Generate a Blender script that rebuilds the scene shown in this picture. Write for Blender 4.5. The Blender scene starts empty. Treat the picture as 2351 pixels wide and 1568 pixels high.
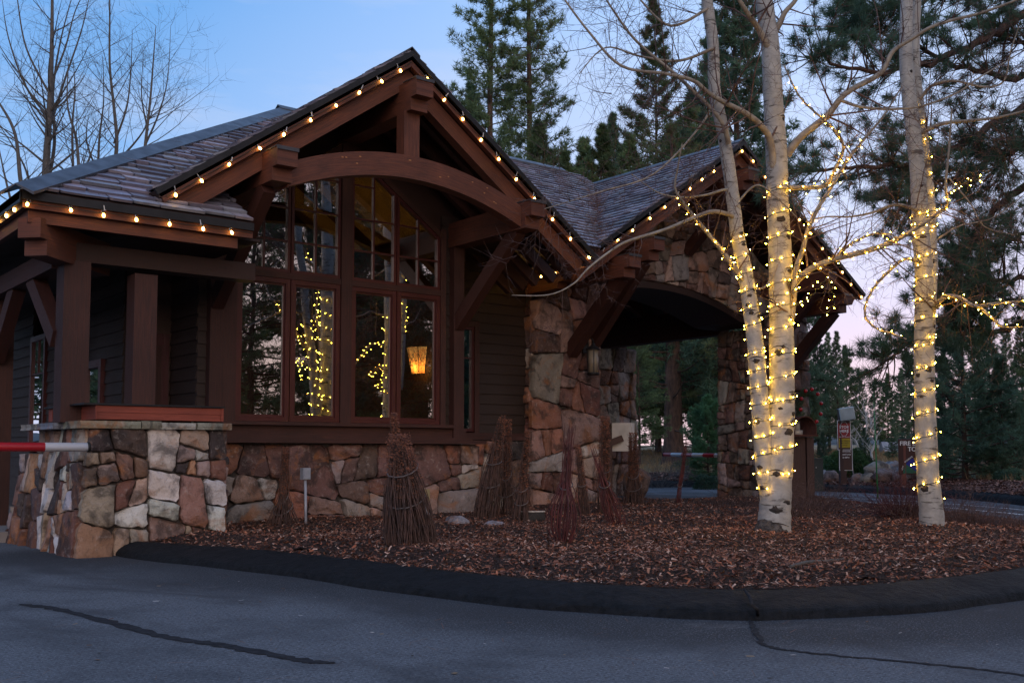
import bpy, math, random
import numpy as np
from mathutils import Vector, Matrix
SC = bpy.context.scene
COL = SC.collection
R = math.radians
# ---------------------------------------------------------------- camera model (also used to place things at real distances)
CF, CTH, CP, CH = 2400.0, R(38.4), R(3.75), 1.05
CVP = 1038 - CF*math.tan(CP)
def at(u, v, t):
    "point at horizontal distance t (m) along the viewing azimuth, seen at survey reading u, v"
    xc = (u-1175.5)/CF; yc = (CVP-v)/CF
    fh = math.cos(CP)-yc*math.sin(CP); dz = math.sin(CP)+yc*math.cos(CP)
    k = t/fh
    return Vector(((fh*math.sin(CTH)+xc*math.cos(CTH))*k, (fh*math.cos(CTH)-xc*math.sin(CTH))*k, CH+dz*k))
def ground(u, t, z=0.0):
    p = at(u, 1038, t); return Vector((p.x, p.y, z))
# ---------------------------------------------------------------- scene helpers
def tag(o, label=None, cat=None, group=None, kind=None):
    if label: o['label'] = label
    if cat: o['category'] = cat
    if group: o['group'] = group
    if kind: o['kind'] = kind
    return o
def thing(name, loc, label, cat, group=None, rz=0):
    o = bpy.data.objects.new(name, None); COL.objects.link(o)
    o.location = loc; o.rotation_euler = (0, 0, rz); o.empty_display_size = .2
    return tag(o, label, cat, group)
def origin_of(p):
    v = Vector((0, 0, 0))
    while p is not None:
        v += Vector(p.location); p = p.parent
    return v
class MB:
    def __init__(s): s.v = []; s.f = []; s.uv = []; s.mi = []; s.c = []; s.sm = []
    def face(s, idx, uv=None, mi=0, col=None, sm=False):
        s.f.append(idx); s.uv.append(uv if uv else [(0, 0)]*len(idx)); s.mi.append(mi); s.c.append(col); s.sm.append(sm)
    def add(s, vs): n = len(s.v); s.v.extend([tuple(x) for x in vs]); return n
    def poly(s, pts, mi=0, col=None, uv=None):
        n = s.add(pts); s.face(list(range(n, n+len(pts))), uv, mi, col)
    def hexa(s, P, mi=0, col=None, L=None):
        "P: 8 corners, first four = end A (ccw), last four = end B; UV runs A->B"
        n = s.add(P); P = [Vector(p) for p in P]
        if L is None: L = (P[4]-P[0]).length
        o = random.random()*7; per = 0
        for k in range(4):
            a, b = k, (k+1) % 4; w = (P[b]-P[a]).length
            s.face([n+a, n+b, n+4+b, n+4+a], [(o, o+per), (o, o+per+w), (o+L, o+per+w), (o+L, o+per)], mi, col); per += w
        w, h = (P[1]-P[0]).length, (P[3]-P[0]).length
        s.face([n+3, n+2, n+1, n], [(o, o+h), (o+w*.3, o+h), (o+w*.3, o), (o, o)], mi, col)
        s.face([n+4, n+5, n+6, n+7], [(o, o), (o+w*.3, o), (o+w*.3, o+h), (o, o+h)], mi, col)
    def box(s, x0, y0, z0, x1, y1, z1, mi=0, col=None):
        dx, dy, dz = abs(x1-x0), abs(y1-y0), abs(z1-z0)
        if dx >= dy and dx >= dz:
            P = [(x0, y0, z0), (x0, y0, z1), (x0, y1, z1), (x0, y1, z0)]; Q = [(x1,)+p[1:] for p in P]
        elif dy >= dz:
            P = [(x0, y0, z0), (x1, y0, z0), (x1, y0, z1), (x0, y0, z1)]; Q = [(p[0], y1, p[2]) for p in P]
        else:
            P = [(x0, y0, z0), (x0, y1, z0), (x1, y1, z0), (x1, y0, z0)]; Q = [(p[0], p[1], z1) for p in P]
        s.hexa(P+Q, mi, col)
    def beam(s, a, b, w, h, up=(0, 0, 1), mi=0, col=None):
        "rectangular bar from a to b; w across, h along up"
        a, b = Vector(a), Vector(b); d = (b-a).normalized(); up = Vector(up)
        x = d.cross(up).normalized(); y = x.cross(d).normalized()
        c = [(-w/2, -h/2), (w/2, -h/2), (w/2, h/2), (-w/2, h/2)]
        s.hexa([a+x*i+y*j for i, j in c]+[b+x*i+y*j for i, j in c], mi, col)
    def tube(s, pts, rad, n=8, mi=0, col=None, cap=True, sm=True, v0=0.0):
        pts = [Vector(p) for p in pts]
        if not hasattr(rad, '__len__'): rad = [rad]*len(pts)
        ref = Vector((.13, .21, .97)); rings = []; L = v0; prev = None; fx = None
        for i, p in enumerate(pts):
            d = (pts[min(i+1, len(pts)-1)]-pts[max(i-1, 0)])
            if d.length < 1e-9: d = Vector((0, 0, 1))
            d.normalize()
            if fx is None:
                r = ref if abs(d.dot(ref)) < .9 else Vector((1, .1, 0)); fx = (r-d*d.dot(r)).normalized()
            else:
                fx = fx-d*d.dot(fx)
                if fx.length < 1e-6: fx = d.orthogonal()
                fx.normalize()
            fy = d.cross(fx)
            if prev is not None: L += (p-prev).length
            prev = p
            k = s.add([p+(fx*math.cos(2*math.pi*q/n)+fy*math.sin(2*math.pi*q/n))*rad[i] for q in range(n)])
            rings.append((k, L, rad[i]))
        for (k0, l0, r0), (k1, l1, r1) in zip(rings, rings[1:]):
            for q in range(n):
                q2 = (q+1) % n
                s.face([k0+q, k0+q2, k1+q2, k1+q], [(l0, q/n), (l0, (q+1)/n), (l1, (q+1)/n), (l1, q/n)], mi, col, sm)
        if cap:
            s.face([rings[0][0]+q for q in range(n)][::-1], None, mi, col); s.face([rings[-1][0]+q for q in range(n)], None, mi, col)
    def ball(s, c, r, nu=8, nv=6, mi=0, col=None, sx=1, sy=1, sz=1, jit=0, rng=None):
        c = Vector(c); n = len(s.v); vs = [c+Vector((0, 0, r*sz))]
        for i in range(1, nv):
            th = math.pi*i/nv
            for j in range(nu):
                ph = 2*math.pi*j/nu; q = 1+(rng.uniform(-jit, jit) if rng else 0)
                vs.append(c+Vector((math.sin(th)*math.cos(ph)*sx, math.sin(th)*math.sin(ph)*sy, math.cos(th)*sz))*r*q)
        vs.append(c-Vector((0, 0, r*sz))); s.add(vs)
        for j in range(nu):
            j2 = (j+1) % nu
            s.face([n, n+1+j, n+1+j2], None, mi, col, True)
            for i in range(nv-2):
                a = n+1+i*nu
                s.face([a+j, a+nu+j, a+nu+j2, a+j2], None, mi, col, True)
            a = n+1+(nv-2)*nu
            s.face([a+j, n+1+(nv-1)*nu, a+j2], None, mi, col, True)
    def extrude(s, pts, off, mi=0, col=None):
        "pts: planar outline, off: thickness vector"
        off = Vector(off); pts = [Vector(p) for p in pts]; m = len(pts)
        n = s.add(pts+[p+off for p in pts]); uv = [(p.x*.9+p.y*.4, p.z) for p in pts]
        s.face(list(range(n, n+m))[::-1], uv[::-1], mi, col); s.face(list(range(n+m, n+2*m)), uv, mi, col)
        for k in range(m):
            a, b = k, (k+1) % m; w = (pts[b]-pts[a]).length; q = uv[a][0]
            s.face([n+a, n+b, n+m+b, n+m+a], [(q, 0), (q+w, 0), (q+w, off.length), (q, off.length)], mi, col)
    def build(s, name, mats, parent=None, **kw):
        o0 = origin_of(parent) if parent else Vector((0, 0, 0))
        me = bpy.data.meshes.new(name)
        me.from_pydata([(x-o0.x, y-o0.y, z-o0.z) for x, y, z in s.v], [], s.f)
        if not isinstance(mats, (list, tuple)): mats = [mats]
        for m in mats: me.materials.append(m)
        uvl = me.uv_layers.new(name='UVMap')
        uvl.data.foreach_set('uv', [c for f in s.uv for p in f for c in p])
        me.polygons.foreach_set('material_index', s.mi); me.polygons.foreach_set('use_smooth', s.sm)
        if any(c is not None for c in s.c):
            ca = me.color_attributes.new('tint', 'FLOAT_COLOR', 'CORNER'); d = []
            for f, c in zip(s.f, s.c):
                c = c or (1, 1, 1)
                d += [c[0], c[1], c[2], 1]*len(f)
            ca.data.foreach_set('color', d)
        me.update()
        o = bpy.data.objects.new(name, me); COL.objects.link(o)
        if parent: o.parent = parent
        return tag(o, **kw)
def fast_tris(name, V, T, mat, parent=None, C=None, n=3, **kw):
    o0 = origin_of(parent) if parent else Vector((0, 0, 0))
    V = np.asarray(V, dtype=np.float32)-np.array(o0, dtype=np.float32)
    T = np.asarray(T, dtype=np.int32)
    me = bpy.data.meshes.new(name); me.vertices.add(len(V)); me.vertices.foreach_set('co', V.ravel())
    me.loops.add(T.size); me.loops.foreach_set('vertex_index', T.ravel())
    me.polygons.add(len(T)); me.polygons.foreach_set('loop_start', np.arange(0, T.size, n, dtype=np.int32))
    me.polygons.foreach_set('loop_total', np.full(len(T), n, dtype=np.int32))
    me.materials.append(mat)
    if C is not None:
        ca = me.color_attributes.new('tint', 'FLOAT_COLOR', 'CORNER')
        cc = np.repeat(np.hstack([C, np.ones((len(C), 1))]), n, axis=0).astype(np.float32); ca.data.foreach_set('color', cc.ravel())
    me.update(calc_edges=True); me.validate()
    o = bpy.data.objects.new(name, me); COL.objects.link(o)
    if parent: o.parent = parent
    return tag(o, **kw)
def copy_thing(root, loc=None, label=None, rz=None, sc=None, group=None):
    r = root.copy(); COL.objects.link(r)
    if loc is not None: r.location = loc
    if rz is not None: r.rotation_euler = (0, 0, rz)
    if sc is not None: r.scale = (sc,)*3 if not hasattr(sc, '__len__') else sc
    if label: r['label'] = label
    if group: r['group'] = group
    for ch in list(root.children):
        c = ch.copy(); COL.objects.link(c); c.parent = r
        for g in list(ch.children):
            d = g.copy(); COL.objects.link(d); d.parent = c
    return r
# ---------------------------------------------------------------- materials
def mat(name, build):
    m = bpy.data.materials.new(name); m.use_nodes = True; nt = m.node_tree; nt.nodes.clear()
    out = nt.nodes.new('ShaderNodeOutputMaterial'); b = nt.nodes.new('ShaderNodeBsdfPrincipled'); nt.links.new(b.outputs[0], out.inputs[0])
    class H:
        pass
    h = H(); h.nt = nt; h.b = b; h.out = out
    def N(t, **kw):
        n = nt.nodes.new(t)
        for k, v in kw.items():
            if k in n.inputs: n.inputs[k].default_value = v
            else: setattr(n, k, v)
        return n
    h.N = N; h.L = nt.links.new
    def coord(kind='Object', sc=(1, 1, 1)):
        tc = N('ShaderNodeTexCoord'); mp = N('ShaderNodeMapping'); mp.inputs['Scale'].default_value = sc
        h.L(tc.outputs[kind], mp.inputs[0]); return mp.outputs[0]
    h.coord = coord
    def noise(scale, co, detail=4, rough=.55, dist=0):
        n = N('ShaderNodeTexNoise'); n.inputs['Scale'].default_value = scale; n.inputs['Detail'].default_value = detail
        n.inputs['Roughness'].default_value = rough; n.inputs['Distortion'].default_value = dist
        if co is not None: h.L(co, n.inputs['Vector'])
        return n.outputs['Fac']
    h.noise = noise
    def ramp(fac, stops, interp='LINEAR'):
        r = N('ShaderNodeValToRGB'); r.color_ramp.interpolation = interp; e = r.color_ramp.elements
        while len(e) < len(stops): e.new(.5)
        for k, (p, c) in enumerate(stops):
            e[k].position = p; e[k].color = (c, c, c, 1) if not hasattr(c, '__len__') else (*c, 1)
        h.L(fac, r.inputs[0]); return r.outputs[0]
    h.ramp = ramp
    def mix(a, b2, fac, mode='MIX'):
        m2 = N('ShaderNodeMix'); m2.data_type = 'RGBA'; m2.blend_type = mode
        for src, key in ((a, 'A'), (b2, 'B')):
            s = [i for i in m2.inputs if i.name == key and i.type == 'RGBA'][0]
            if hasattr(src, 'is_linked') or hasattr(src, 'links'): h.L(src, s)
            else: s.default_value = (*src, 1)
        f = m2.inputs[0]
        if isinstance(fac, (int, float)): f.default_value = fac
        else: h.L(fac, f)
        return [o for o in m2.outputs if o.type == 'RGBA'][0]
    h.mix = mix
    def bump(height, strength=.5, dist=.01, nrm=None):
        bn = N('ShaderNodeBump'); bn.inputs['Strength'].default_value = strength; bn.inputs['Distance'].default_value = dist
        h.L(height, bn.inputs['Height'])
        if nrm is not None: h.L(nrm, bn.inputs['Normal'])
        return bn.outputs[0]
    h.bump = bump
    def base(c):
        if hasattr(c, '__len__') and not hasattr(c, 'links'): b.inputs['Base Color'].default_value = (*c, 1)
        else: h.L(c, b.inputs['Base Color'])
    h.base = base
    def rough(r):
        if isinstance(r, (int, float)): b.inputs['Roughness'].default_value = r
        else: h.L(r, b.inputs['Roughness'])
    h.rough = rough
    build(h); return m
def wood(name, c0, c1, rough=.65, fine=1.0):
    def f(h):
        co = h.coord('UV', (1, 1, 1)); mp = h.N('ShaderNodeMapping'); mp.inputs['Scale'].default_value = (1.6, 28*fine, 1); h.L(co, mp.inputs[0])
        g = h.noise(2.2, mp.outputs[0], 6, .65, .6)
        big = h.noise(1.1, h.coord('Object', (1, 1, 1)), 3)
        mp2 = h.N('ShaderNodeMapping'); mp2.inputs['Scale'].default_value = (6, 90*fine, 1); h.L(co, mp2.inputs[0]); g2 = h.noise(3, mp2.outputs[0], 3, .7)
        c = h.mix(c0, c1, h.ramp(g, [(.3, 0), (.72, 1)]))
        c = h.mix(c, tuple(x*.55 for x in c0), h.ramp(big, [(.45, 0), (.75, .6)]))
        c = h.mix(c, (0.15, .075, .05), h.ramp(g2, [(.62, 0), (.82, .45)])); c = h.mix(c, tuple(x*.35 for x in c0), h.ramp(h.noise(1.4, mp2.outputs[0], 2, .6), [(.62, 0), (.7, .5)]))
        h.base(c); h.rough(h.ramp(g, [(.2, rough-.1), (.8, rough+.15)])); h.b.inputs['Specular IOR Level'].default_value = .35
        h.L(h.bump(g, .5, .006, h.bump(g2, .35, .003)), h.b.inputs['Normal'])
    return mat(name, f)
M = {}
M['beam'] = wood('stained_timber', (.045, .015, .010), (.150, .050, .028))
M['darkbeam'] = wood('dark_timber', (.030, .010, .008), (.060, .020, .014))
M['trim'] = wood('trim_board', (.022, .008, .007), (.064, .023, .017))
M['soffit'] = wood('soffit_board', (.018, .008, .006), (.034, .013, .009))
M['redwood'] = wood('red_stained_shelf', (.15, .032, .02), (.25, .058, .035))
M['siding'] = wood('lap_siding', (.017, .010, .008), (.036, .021, .016), .6)
M['frame'] = wood('window_frame', (.042, .009, .010), (.066, .014, .014), .4, .6)
M['post'] = wood('post_brown', (.05, .028, .024), (.09, .05, .042))
def f(h):
    co = h.coord(); at_ = h.N('ShaderNodeAttribute', attribute_name='tint'); n1 = h.noise(3.2, co, 6, .62, .4); n2 = h.noise(14, co, 6, .7, .2); n3 = h.noise(60, co, 4, .7)
    c = h.mix(at_.outputs['Color'], (.022, .018, .018), h.ramp(n1, [(.50, 0), (.60, .68)]))
    c = h.mix(c, (.30, .115, .035), h.ramp(h.noise(2.1, co, 5, .6, 1.2), [(.54, 0), (.66, .6)]))
    c = h.mix(c, (.46, .41, .38), h.ramp(n2, [(.55, 0), (.72, .38)]))
    c = h.mix(c, (.04, .035, .035), h.ramp(n3, [(.56, 0), (.75, .65)]))
    h.base(c); h.rough(.85); h.b.inputs['Specular IOR Level'].default_value = .3
    h.L(h.bump(n2, .9, .03, h.bump(n3, .6, .008, h.bump(n1, .5, .05))), h.b.inputs['Normal'])
M['stone'] = mat('fieldstone', f)
def f(h):
    co = h.coord(); n = h.noise(40, co, 4); h.base(h.ramp(n, [(.3, (.035, .03, .028)), (.7, (.075, .065, .058))])); h.rough(.95); h.L(h.bump(n, .6, .01), h.b.inputs['Normal'])
M['mortar'] = mat('dark_mortar', f)
def f(h):
    co = h.coord(); at_ = h.N('ShaderNodeAttribute', attribute_name='tint'); n1 = h.noise(9, co, 5, .6); n2 = h.noise(45, co, 4, .7)
    c = h.mix(at_.outputs['Color'], (.04, .03, .035), h.ramp(n1, [(.45, 0), (.75, .6)])); c = h.mix(c, (.19, .15, .15), h.ramp(n2, [(.62, 0), (.8, .4)]))
    h.base(c); h.rough(h.ramp(n1, [(.3, .26), (.7, .42)])); h.b.inputs['Specular IOR Level'].default_value = .6; h.L(h.bump(n1, .35, .01, h.bump(n2, .35, .004)), h.b.inputs['Normal'])
M['slate'] = mat('purple_slate', f)
def metal(name, c, r, m=.9):
    def f(h):
        n = h.noise(5, h.coord(), 5); h.base(h.mix(c, tuple(x*.6 for x in c), h.ramp(n, [(.35, 0), (.7, 1)]))); h.b.inputs['Metallic'].default_value = m
        h.rough(h.ramp(n, [(.2, r), (.8, r+.2)])); h.L(h.bump(h.noise(2.5, h.coord(), 3), .15, .02), h.b.inputs['Normal'])
    return mat(name, f)
M['flash'] = metal('roof_flashing', (.085, .085, .095), .3, .55)
M['black'] = metal('black_iron', (.025, .025, .027), .45, .6)
M['grey'] = metal('grey_box', (.33, .36, .42), .45, .2)
M['steel'] = metal('steel', (.4, .4, .4), .35, .9)
def paint(name, c, r=.5, bump=.1, var=.75):
    def f(h):
        co = h.coord(); n = h.noise(4, co, 5); n2 = h.noise(70, co, 3)
        h.base(h.mix(c, tuple(x*var for x in c), h.ramp(n, [(.4, 0), (.7, 1)]))); h.rough(r); h.L(h.bump(n2, bump, .004), h.b.inputs['Normal'])
    return mat(name, f)
M['white'] = paint('white_paint', (.62, .6, .57)); M['plastic'] = paint('clear_clip', (.5, .52, .55), .3)
M['brownsign'] = paint('brown_sign', (.055, .016, .012)); M['green'] = paint('green_cabinet', (.022, .032, .03)); M['greenpole'] = paint('green_fibreglass', (.03, .25, .07))
M['concrete'] = paint('concrete', (.2, .18, .17), .9, .5); M['redpaint'] = paint('red_sign', (.32, .015, .02)); M['yellow'] = paint('yellow_sign', (.5, .36, .01))
M['sgreen'] = paint('dial_green', (.01, .13, .07)); M['sblue'] = paint('dial_blue', (.01, .03, .32)); M['syellow'] = paint('dial_yellow', (.6, .3, .01)); M['sorange'] = paint('dial_orange', (.55, .12, .01))
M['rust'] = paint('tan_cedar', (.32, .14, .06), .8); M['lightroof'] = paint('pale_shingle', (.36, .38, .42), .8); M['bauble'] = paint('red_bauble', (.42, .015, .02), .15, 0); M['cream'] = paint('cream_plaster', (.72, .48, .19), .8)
M['interior'] = paint('dark_panelling', (.05, .026, .018), .7); M['cord'] = paint('green_cord', (.012, .02, .014), .6); M['silvercord'] = paint('pale_twine', (.10, .085, .085), .6)
M['lilac'] = paint('grey_weathered_post', (.2, .19, .2), .8); M['reader'] = paint('pale_reader', (.42, .47, .46), .45)
def f(h):
    co = h.coord('Object'); at_ = h.N('ShaderNodeAttribute', attribute_name='tint'); n = h.noise(38, co, 4, .75); n2 = h.noise(75, co, 3, .7); n3 = h.noise(1.3, co, 5, .6)
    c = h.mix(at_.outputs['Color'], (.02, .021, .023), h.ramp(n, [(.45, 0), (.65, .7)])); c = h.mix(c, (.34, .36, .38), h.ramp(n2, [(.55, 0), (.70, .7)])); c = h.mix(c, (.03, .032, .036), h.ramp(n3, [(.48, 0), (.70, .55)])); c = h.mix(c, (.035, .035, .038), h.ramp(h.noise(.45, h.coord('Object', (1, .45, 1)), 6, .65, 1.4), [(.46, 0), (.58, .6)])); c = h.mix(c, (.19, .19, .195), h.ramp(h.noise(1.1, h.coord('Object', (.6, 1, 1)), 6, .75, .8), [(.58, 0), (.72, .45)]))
    h.base(c); h.rough(.85); h.b.inputs['Specular IOR Level'].default_value = .2; h.L(h.bump(n, .7, .006, h.bump(n2, .5, .003)), h.b.inputs['Normal'])
M['asphalt'] = mat('asphalt', f)
def f(h):
    co = h.coord(); n = h.noise(90, co, 3, .7); n3 = h.noise(2.5, co, 5, .6, .8); n4 = h.noise(14, co, 5, .7, .3)
    c = h.mix((.005, .006, .007), (.016, .017, .020), h.ramp(n4, [(.35, 0), (.75, 1)])); c = h.mix(c, (.07, .075, .085), h.ramp(h.noise(7, h.coord('Object', (1, 1, 4)), 6, .75), [(.66, 0), (.8, .35)]))
    h.base(c); h.rough(h.ramp(n3, [(.3, .6), (.7, .85)])); h.b.inputs['Specular IOR Level'].default_value = .15; h.L(h.bump(n, .5, .008, h.bump(n4, .9, .04)), h.b.inputs['Normal'])
M['curb'] = mat('asphalt_curb', f)
def f(h):
    n = h.noise(14, h.coord(), 5, .7); h.base(h.ramp(n, [(.35, (.016, .016, .018)), (.7, (.04, .04, .044))])); h.rough(.9); h.b.inputs['Specular IOR Level'].default_value = .1
M['seal'] = mat('crack_sealant', f)
def f(h):
    co = h.coord(); n = h.noise(30, co, 6, .75); n2 = h.noise(120, co, 3, .7); n3 = h.noise(1.2, co, 4)
    c = h.ramp(n, [(.3, (.022, .010, .008)), (.5, (.07, .032, .022)), (.7, (.15, .075, .05))]); c = h.mix(c, (.03, .018, .014), h.ramp(n3, [(.45, 0), (.7, .6)]))
    h.base(c); h.rough(.95); h.L(h.bump(n, 1, .05, h.bump(n2, .8, .015)), h.b.inputs['Normal'])
M['mulch'] = mat('bark_mulch', f)
def f(h):
    at_ = h.N('ShaderNodeAttribute', attribute_name='tint'); h.base(at_.outputs['Color']); h.rough(.85); h.b.inputs['Specular IOR Level'].default_value = .25
M['tint'] = mat('tinted_litter', f)
def f(h):
    co = h.coord(); n = h.noise(.12, co, 6, .6); n2 = h.noise(6, co, 6, .75); n3 = h.noise(60, h.coord('Object', (1, 1, 1)), 3)
    c = h.ramp(n, [(.35, (.26, .165, .09)), (.5, (.18, .14, .065)), (.65, (.10, .105, .045))]); c = h.mix(c, (.08, .055, .035), h.ramp(n2, [(.5, 0), (.75, .7)]))
    h.base(c); h.rough(.95); h.L(h.bump(n2, .8, .1, h.bump(n3, .6, .02)), h.b.inputs['Normal'])
M['meadow'] = mat('dry_meadow', f)
def f(h):
    co = h.coord('Object', (1, 1, .25)); n = h.noise(9, co, 6, .7); c = h.ramp(n, [(.35, (.028, .018, .014)), (.55, (.085, .05, .036)), (.75, (.15, .085, .06))])
    h.base(c); h.rough(.95); h.L(h.bump(n, 1, .05), h.b.inputs['Normal'])
M['bark'] = mat('pine_bark', f)
def f(h):
    co = h.coord('Object', (1, 1, 5)); n = h.noise(3.2, co, 6, .72, .3); nn = h.noise(9, h.coord('Object', (1, 1, 1)), 5, .7, .5); n3 = h.noise(1.6, h.coord('Object', (1, 1, 1.2)), 3, .5, .3)
    c = h.mix((.38, .37, .34), (.24, .23, .215), h.ramp(nn, [(.35, 0), (.7, 1)]))
    c = h.mix(c, (.06, .05, .042), h.ramp(n, [(.56, 0), (.63, .9)])); c = h.mix(c, (.03, .024, .022), h.ramp(n3, [(.63, 0), (.67, .95)]))
    h.base(c); h.rough(.75); h.L(h.bump(n, .5, .012, h.bump(nn, .35, .01)), h.b.inputs['Normal'])
M['aspen'] = mat('aspen_bark', f)
def f(h):
    co = h.coord(); n = h.noise(11, co, 6, .7, .6); h.base(h.ramp(n, [(.35, (.03, .025, .024)), (.6, (.13, .115, .105)), (.8, (.35, .33, .3))])); h.rough(.9); h.L(h.bump(n, 1, .06), h.b.inputs['Normal'])
M['burl'] = mat('rough_base_bark', f)
def bare(name, a, b_):
    def f(h):
        n = h.noise(12, h.coord(), 4); h.base(h.mix(a, b_, h.ramp(n, [(.35, 0), (.65, 1)]))); h.rough(.75)
    return mat(name, f)
M['limb'] = bare('aspen_limb', (.17, .14, .11), (.30, .27, .22)); M['twig'] = bare('twig', (.06, .03, .028), (.12, .07, .055)); M['grytwig'] = bare('grey_twig', (.05, .045, .04), (.09, .08, .07)); M['paletrunk'] = bare('pale_trunk', (.35, .33, .3), (.5, .48, .44))
M['rustwall'] = paint('warm_wall', (.07, .03, .012), .8); M['lampglass'] = paint('lamp_glass', (.20, .17, .13), .3)
M['stick'] = bare('dry_stem', (.024, .013, .011), (.095, .048, .036)); M['redstem'] = bare('red_stem', (.040, .009, .009), (.105, .020, .020)); M['seed'] = bare('seed_head', (.09, .03, .015), (.20, .065, .025))
def needles(name, a, b_, s=.8):
    def f(h):
        co = h.coord(); n = h.noise(s, co, 4, .65); n2 = h.noise(9, co, 2); oi = h.N('ShaderNodeObjectInfo')
        c = h.mix(a, b_, h.ramp(n, [(.36, 0), (.62, 1)])); c = h.mix(c, tuple(x*1.7 for x in b_), h.ramp(n2, [(.55, 0), (.8, .5)]))
        hs = h.N('ShaderNodeHueSaturation'); h.L(c, hs.inputs['Color']); mr = h.N('ShaderNodeMapRange'); h.L(oi.outputs['Random'], mr.inputs[0]); mr.inputs[3].default_value = .7; mr.inputs[4].default_value = 1.25; h.L(mr.outputs[0], hs.inputs['Value'])
        h.base(hs.outputs[0]); h.rough(.6); h.b.inputs['Specular IOR Level'].default_value = .3
        tr = h.N('ShaderNodeBsdfTranslucent'); h.L(hs.outputs[0], tr.inputs[0]); ms_ = h.N('ShaderNodeMixShader'); ms_.inputs[0].default_value = .42; h.L(h.b.outputs[0], ms_.inputs[1]); h.L(tr.outputs[0], ms_.inputs[2]); h.L(ms_.outputs[0], h.out.inputs[0])
    return mat(name, f)
M['ponderosa'] = needles('pine_needles', (.065, .105, .055), (.150, .215, .090)); M['bluepine'] = needles('blue_green_needles', (.055, .105, .072), (.110, .190, .115)); M['young'] = needles('young_pine_needles', (.06, .12, .06), (.09, .20, .085)); M['olive'] = needles('olive_needles', (.085, .115, .05), (.19, .23, .095)); M['hazepale'] = needles('haze_paled_needles', (.085, .135, .085), (.19, .26, .15)); M['shrub'] = needles('shrub_leaves', (.035, .075, .025), (.08, .15, .045), 3)  # paler needle set for the tree line: distance haze put into the colour
def emis(name, c, s):
    def f(h):
        e = h.N('ShaderNodeEmission'); e.inputs[0].default_value = (*c, 1); e.inputs[1].default_value = s; h.L(e.outputs[0], h.out.inputs[0])
    return mat(name, f)
M['fairy'] = emis('fairy_bulb', (1, .52, .035), 185); M['bulb'] = emis('roof_bulb', (1, .50, .10), 24)
def f(h):
    co = h.coord(); n = h.noise(11, co, 5, .7, .8); c = h.ramp(n, [(.3, (.75, .22, .03)), (.6, (1, .62, .2))]); t = h.N('ShaderNodeBsdfTranslucent'); h.L(c, t.inputs[0]); e = h.N('ShaderNodeEmission'); h.L(c, e.inputs[0]); e.inputs[1].default_value = .55; a = h.N('ShaderNodeAddShader'); h.L(t.outputs[0], a.inputs[0]); h.L(e.outputs[0], a.inputs[1]); h.L(a.outputs[0], h.out.inputs[0])
M['mica'] = mat('mica_shade', f)
def f(h):
    g = h.N('ShaderNodeBsdfGlossy'); g.inputs['Roughness'].default_value = .0; g.inputs[0].default_value = (.9, .92, .95, 1)
    n = h.noise(1.1, h.coord(), 2, .4); bn = h.bump(n, .12, .02); h.L(bn, g.inputs['Normal'])
    t = h.N('ShaderNodeBsdfTransparent'); t.inputs[0].default_value = (.62, .63, .62, 1)
    fr = h.N('ShaderNodeFresnel'); fr.inputs[0].default_value = 1.5; mr = h.N('ShaderNodeMapRange'); h.L(fr.outputs[0], mr.inputs[0]); mr.inputs[1].default_value = .03; mr.inputs[2].default_value = 1; mr.inputs[3].default_value = .30; mr.inputs[4].default_value = 1
    m = h.N('ShaderNodeMixShader'); h.L(mr.outputs[0], m.inputs[0]); h.L(t.outputs[0], m.inputs[1]); h.L(g.outputs[0], m.inputs[2]); h.L(m.outputs[0], h.out.inputs[0])
M['glass'] = mat('window_glass', f)
def f(h):
    tc = h.N('ShaderNodeTexCoord'); sx = h.N('ShaderNodeSeparateXYZ'); h.L(tc.outputs['UV'], sx.inputs[0]); m1 = h.N('ShaderNodeMath', operation='MULTIPLY'); m1.inputs[1].default_value = 1/.86; h.L(sx.outputs[0], m1.inputs[0])
    fr = h.N('ShaderNodeMath', operation='FRACT'); h.L(m1.outputs[0], fr.inputs[0]); c = h.ramp(fr.outputs[0], [(0, (.42, .015, .025)), (.5, (.62, .64, .68))], 'CONSTANT'); h.base(c); h.rough(.35)
M['stripe'] = mat('red_white_stripes', f)
def f(h):
    h.base((.9, .88, .85)); h.rough(.6)
M['letter'] = mat('white_lettering', f)
# ---------------------------------------------------------------- rubble stone generator
def clip(poly, a, b, c):
    "keep a*x+b*y<=c"
    out = []
    for i in range(len(poly)):
        p, q = poly[i], poly[(i+1) % len(poly)]; dp, dq = a*p[0]+b*p[1]-c, a*q[0]+b*q[1]-c
        if dp <= 0: out.append(p)
        if dp*dq < 0:
            t = dp/(dp-dq); out.append((p[0]+(q[0]-p[0])*t, p[1]+(q[1]-p[1])*t))
    return out
def area(p): return .5*sum(p[i][0]*p[(i+1) % len(p)][1]-p[(i+1) % len(p)][0]*p[i][1] for i in range(len(p)))
PINK = [(.25, .165, .145), (.20, .13, .115), (.28, .195, .17), (.19, .15, .14), (.12, .065, .055), (.24, .21, .19), (.19, .085, .06), (.34, .30, .27), (.10, .06, .05)]
WARM = [(.26, .15, .085), (.34, .32, .28), (.15, .085, .062), (.22, .135, .10), (.40, .39, .37), (.07, .045, .04), (.26, .20, .145), (.22, .16, .14), (.04, .032, .032), (.30, .24, .20), (.12, .055, .042), (.24, .235, .23)]
DARKST = [(.16, .12, .11), (.12, .09, .08), (.20, .16, .14), (.10, .055, .045), (.22, .20, .19), (.15, .10, .09), (.07, .055, .055)]
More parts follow.
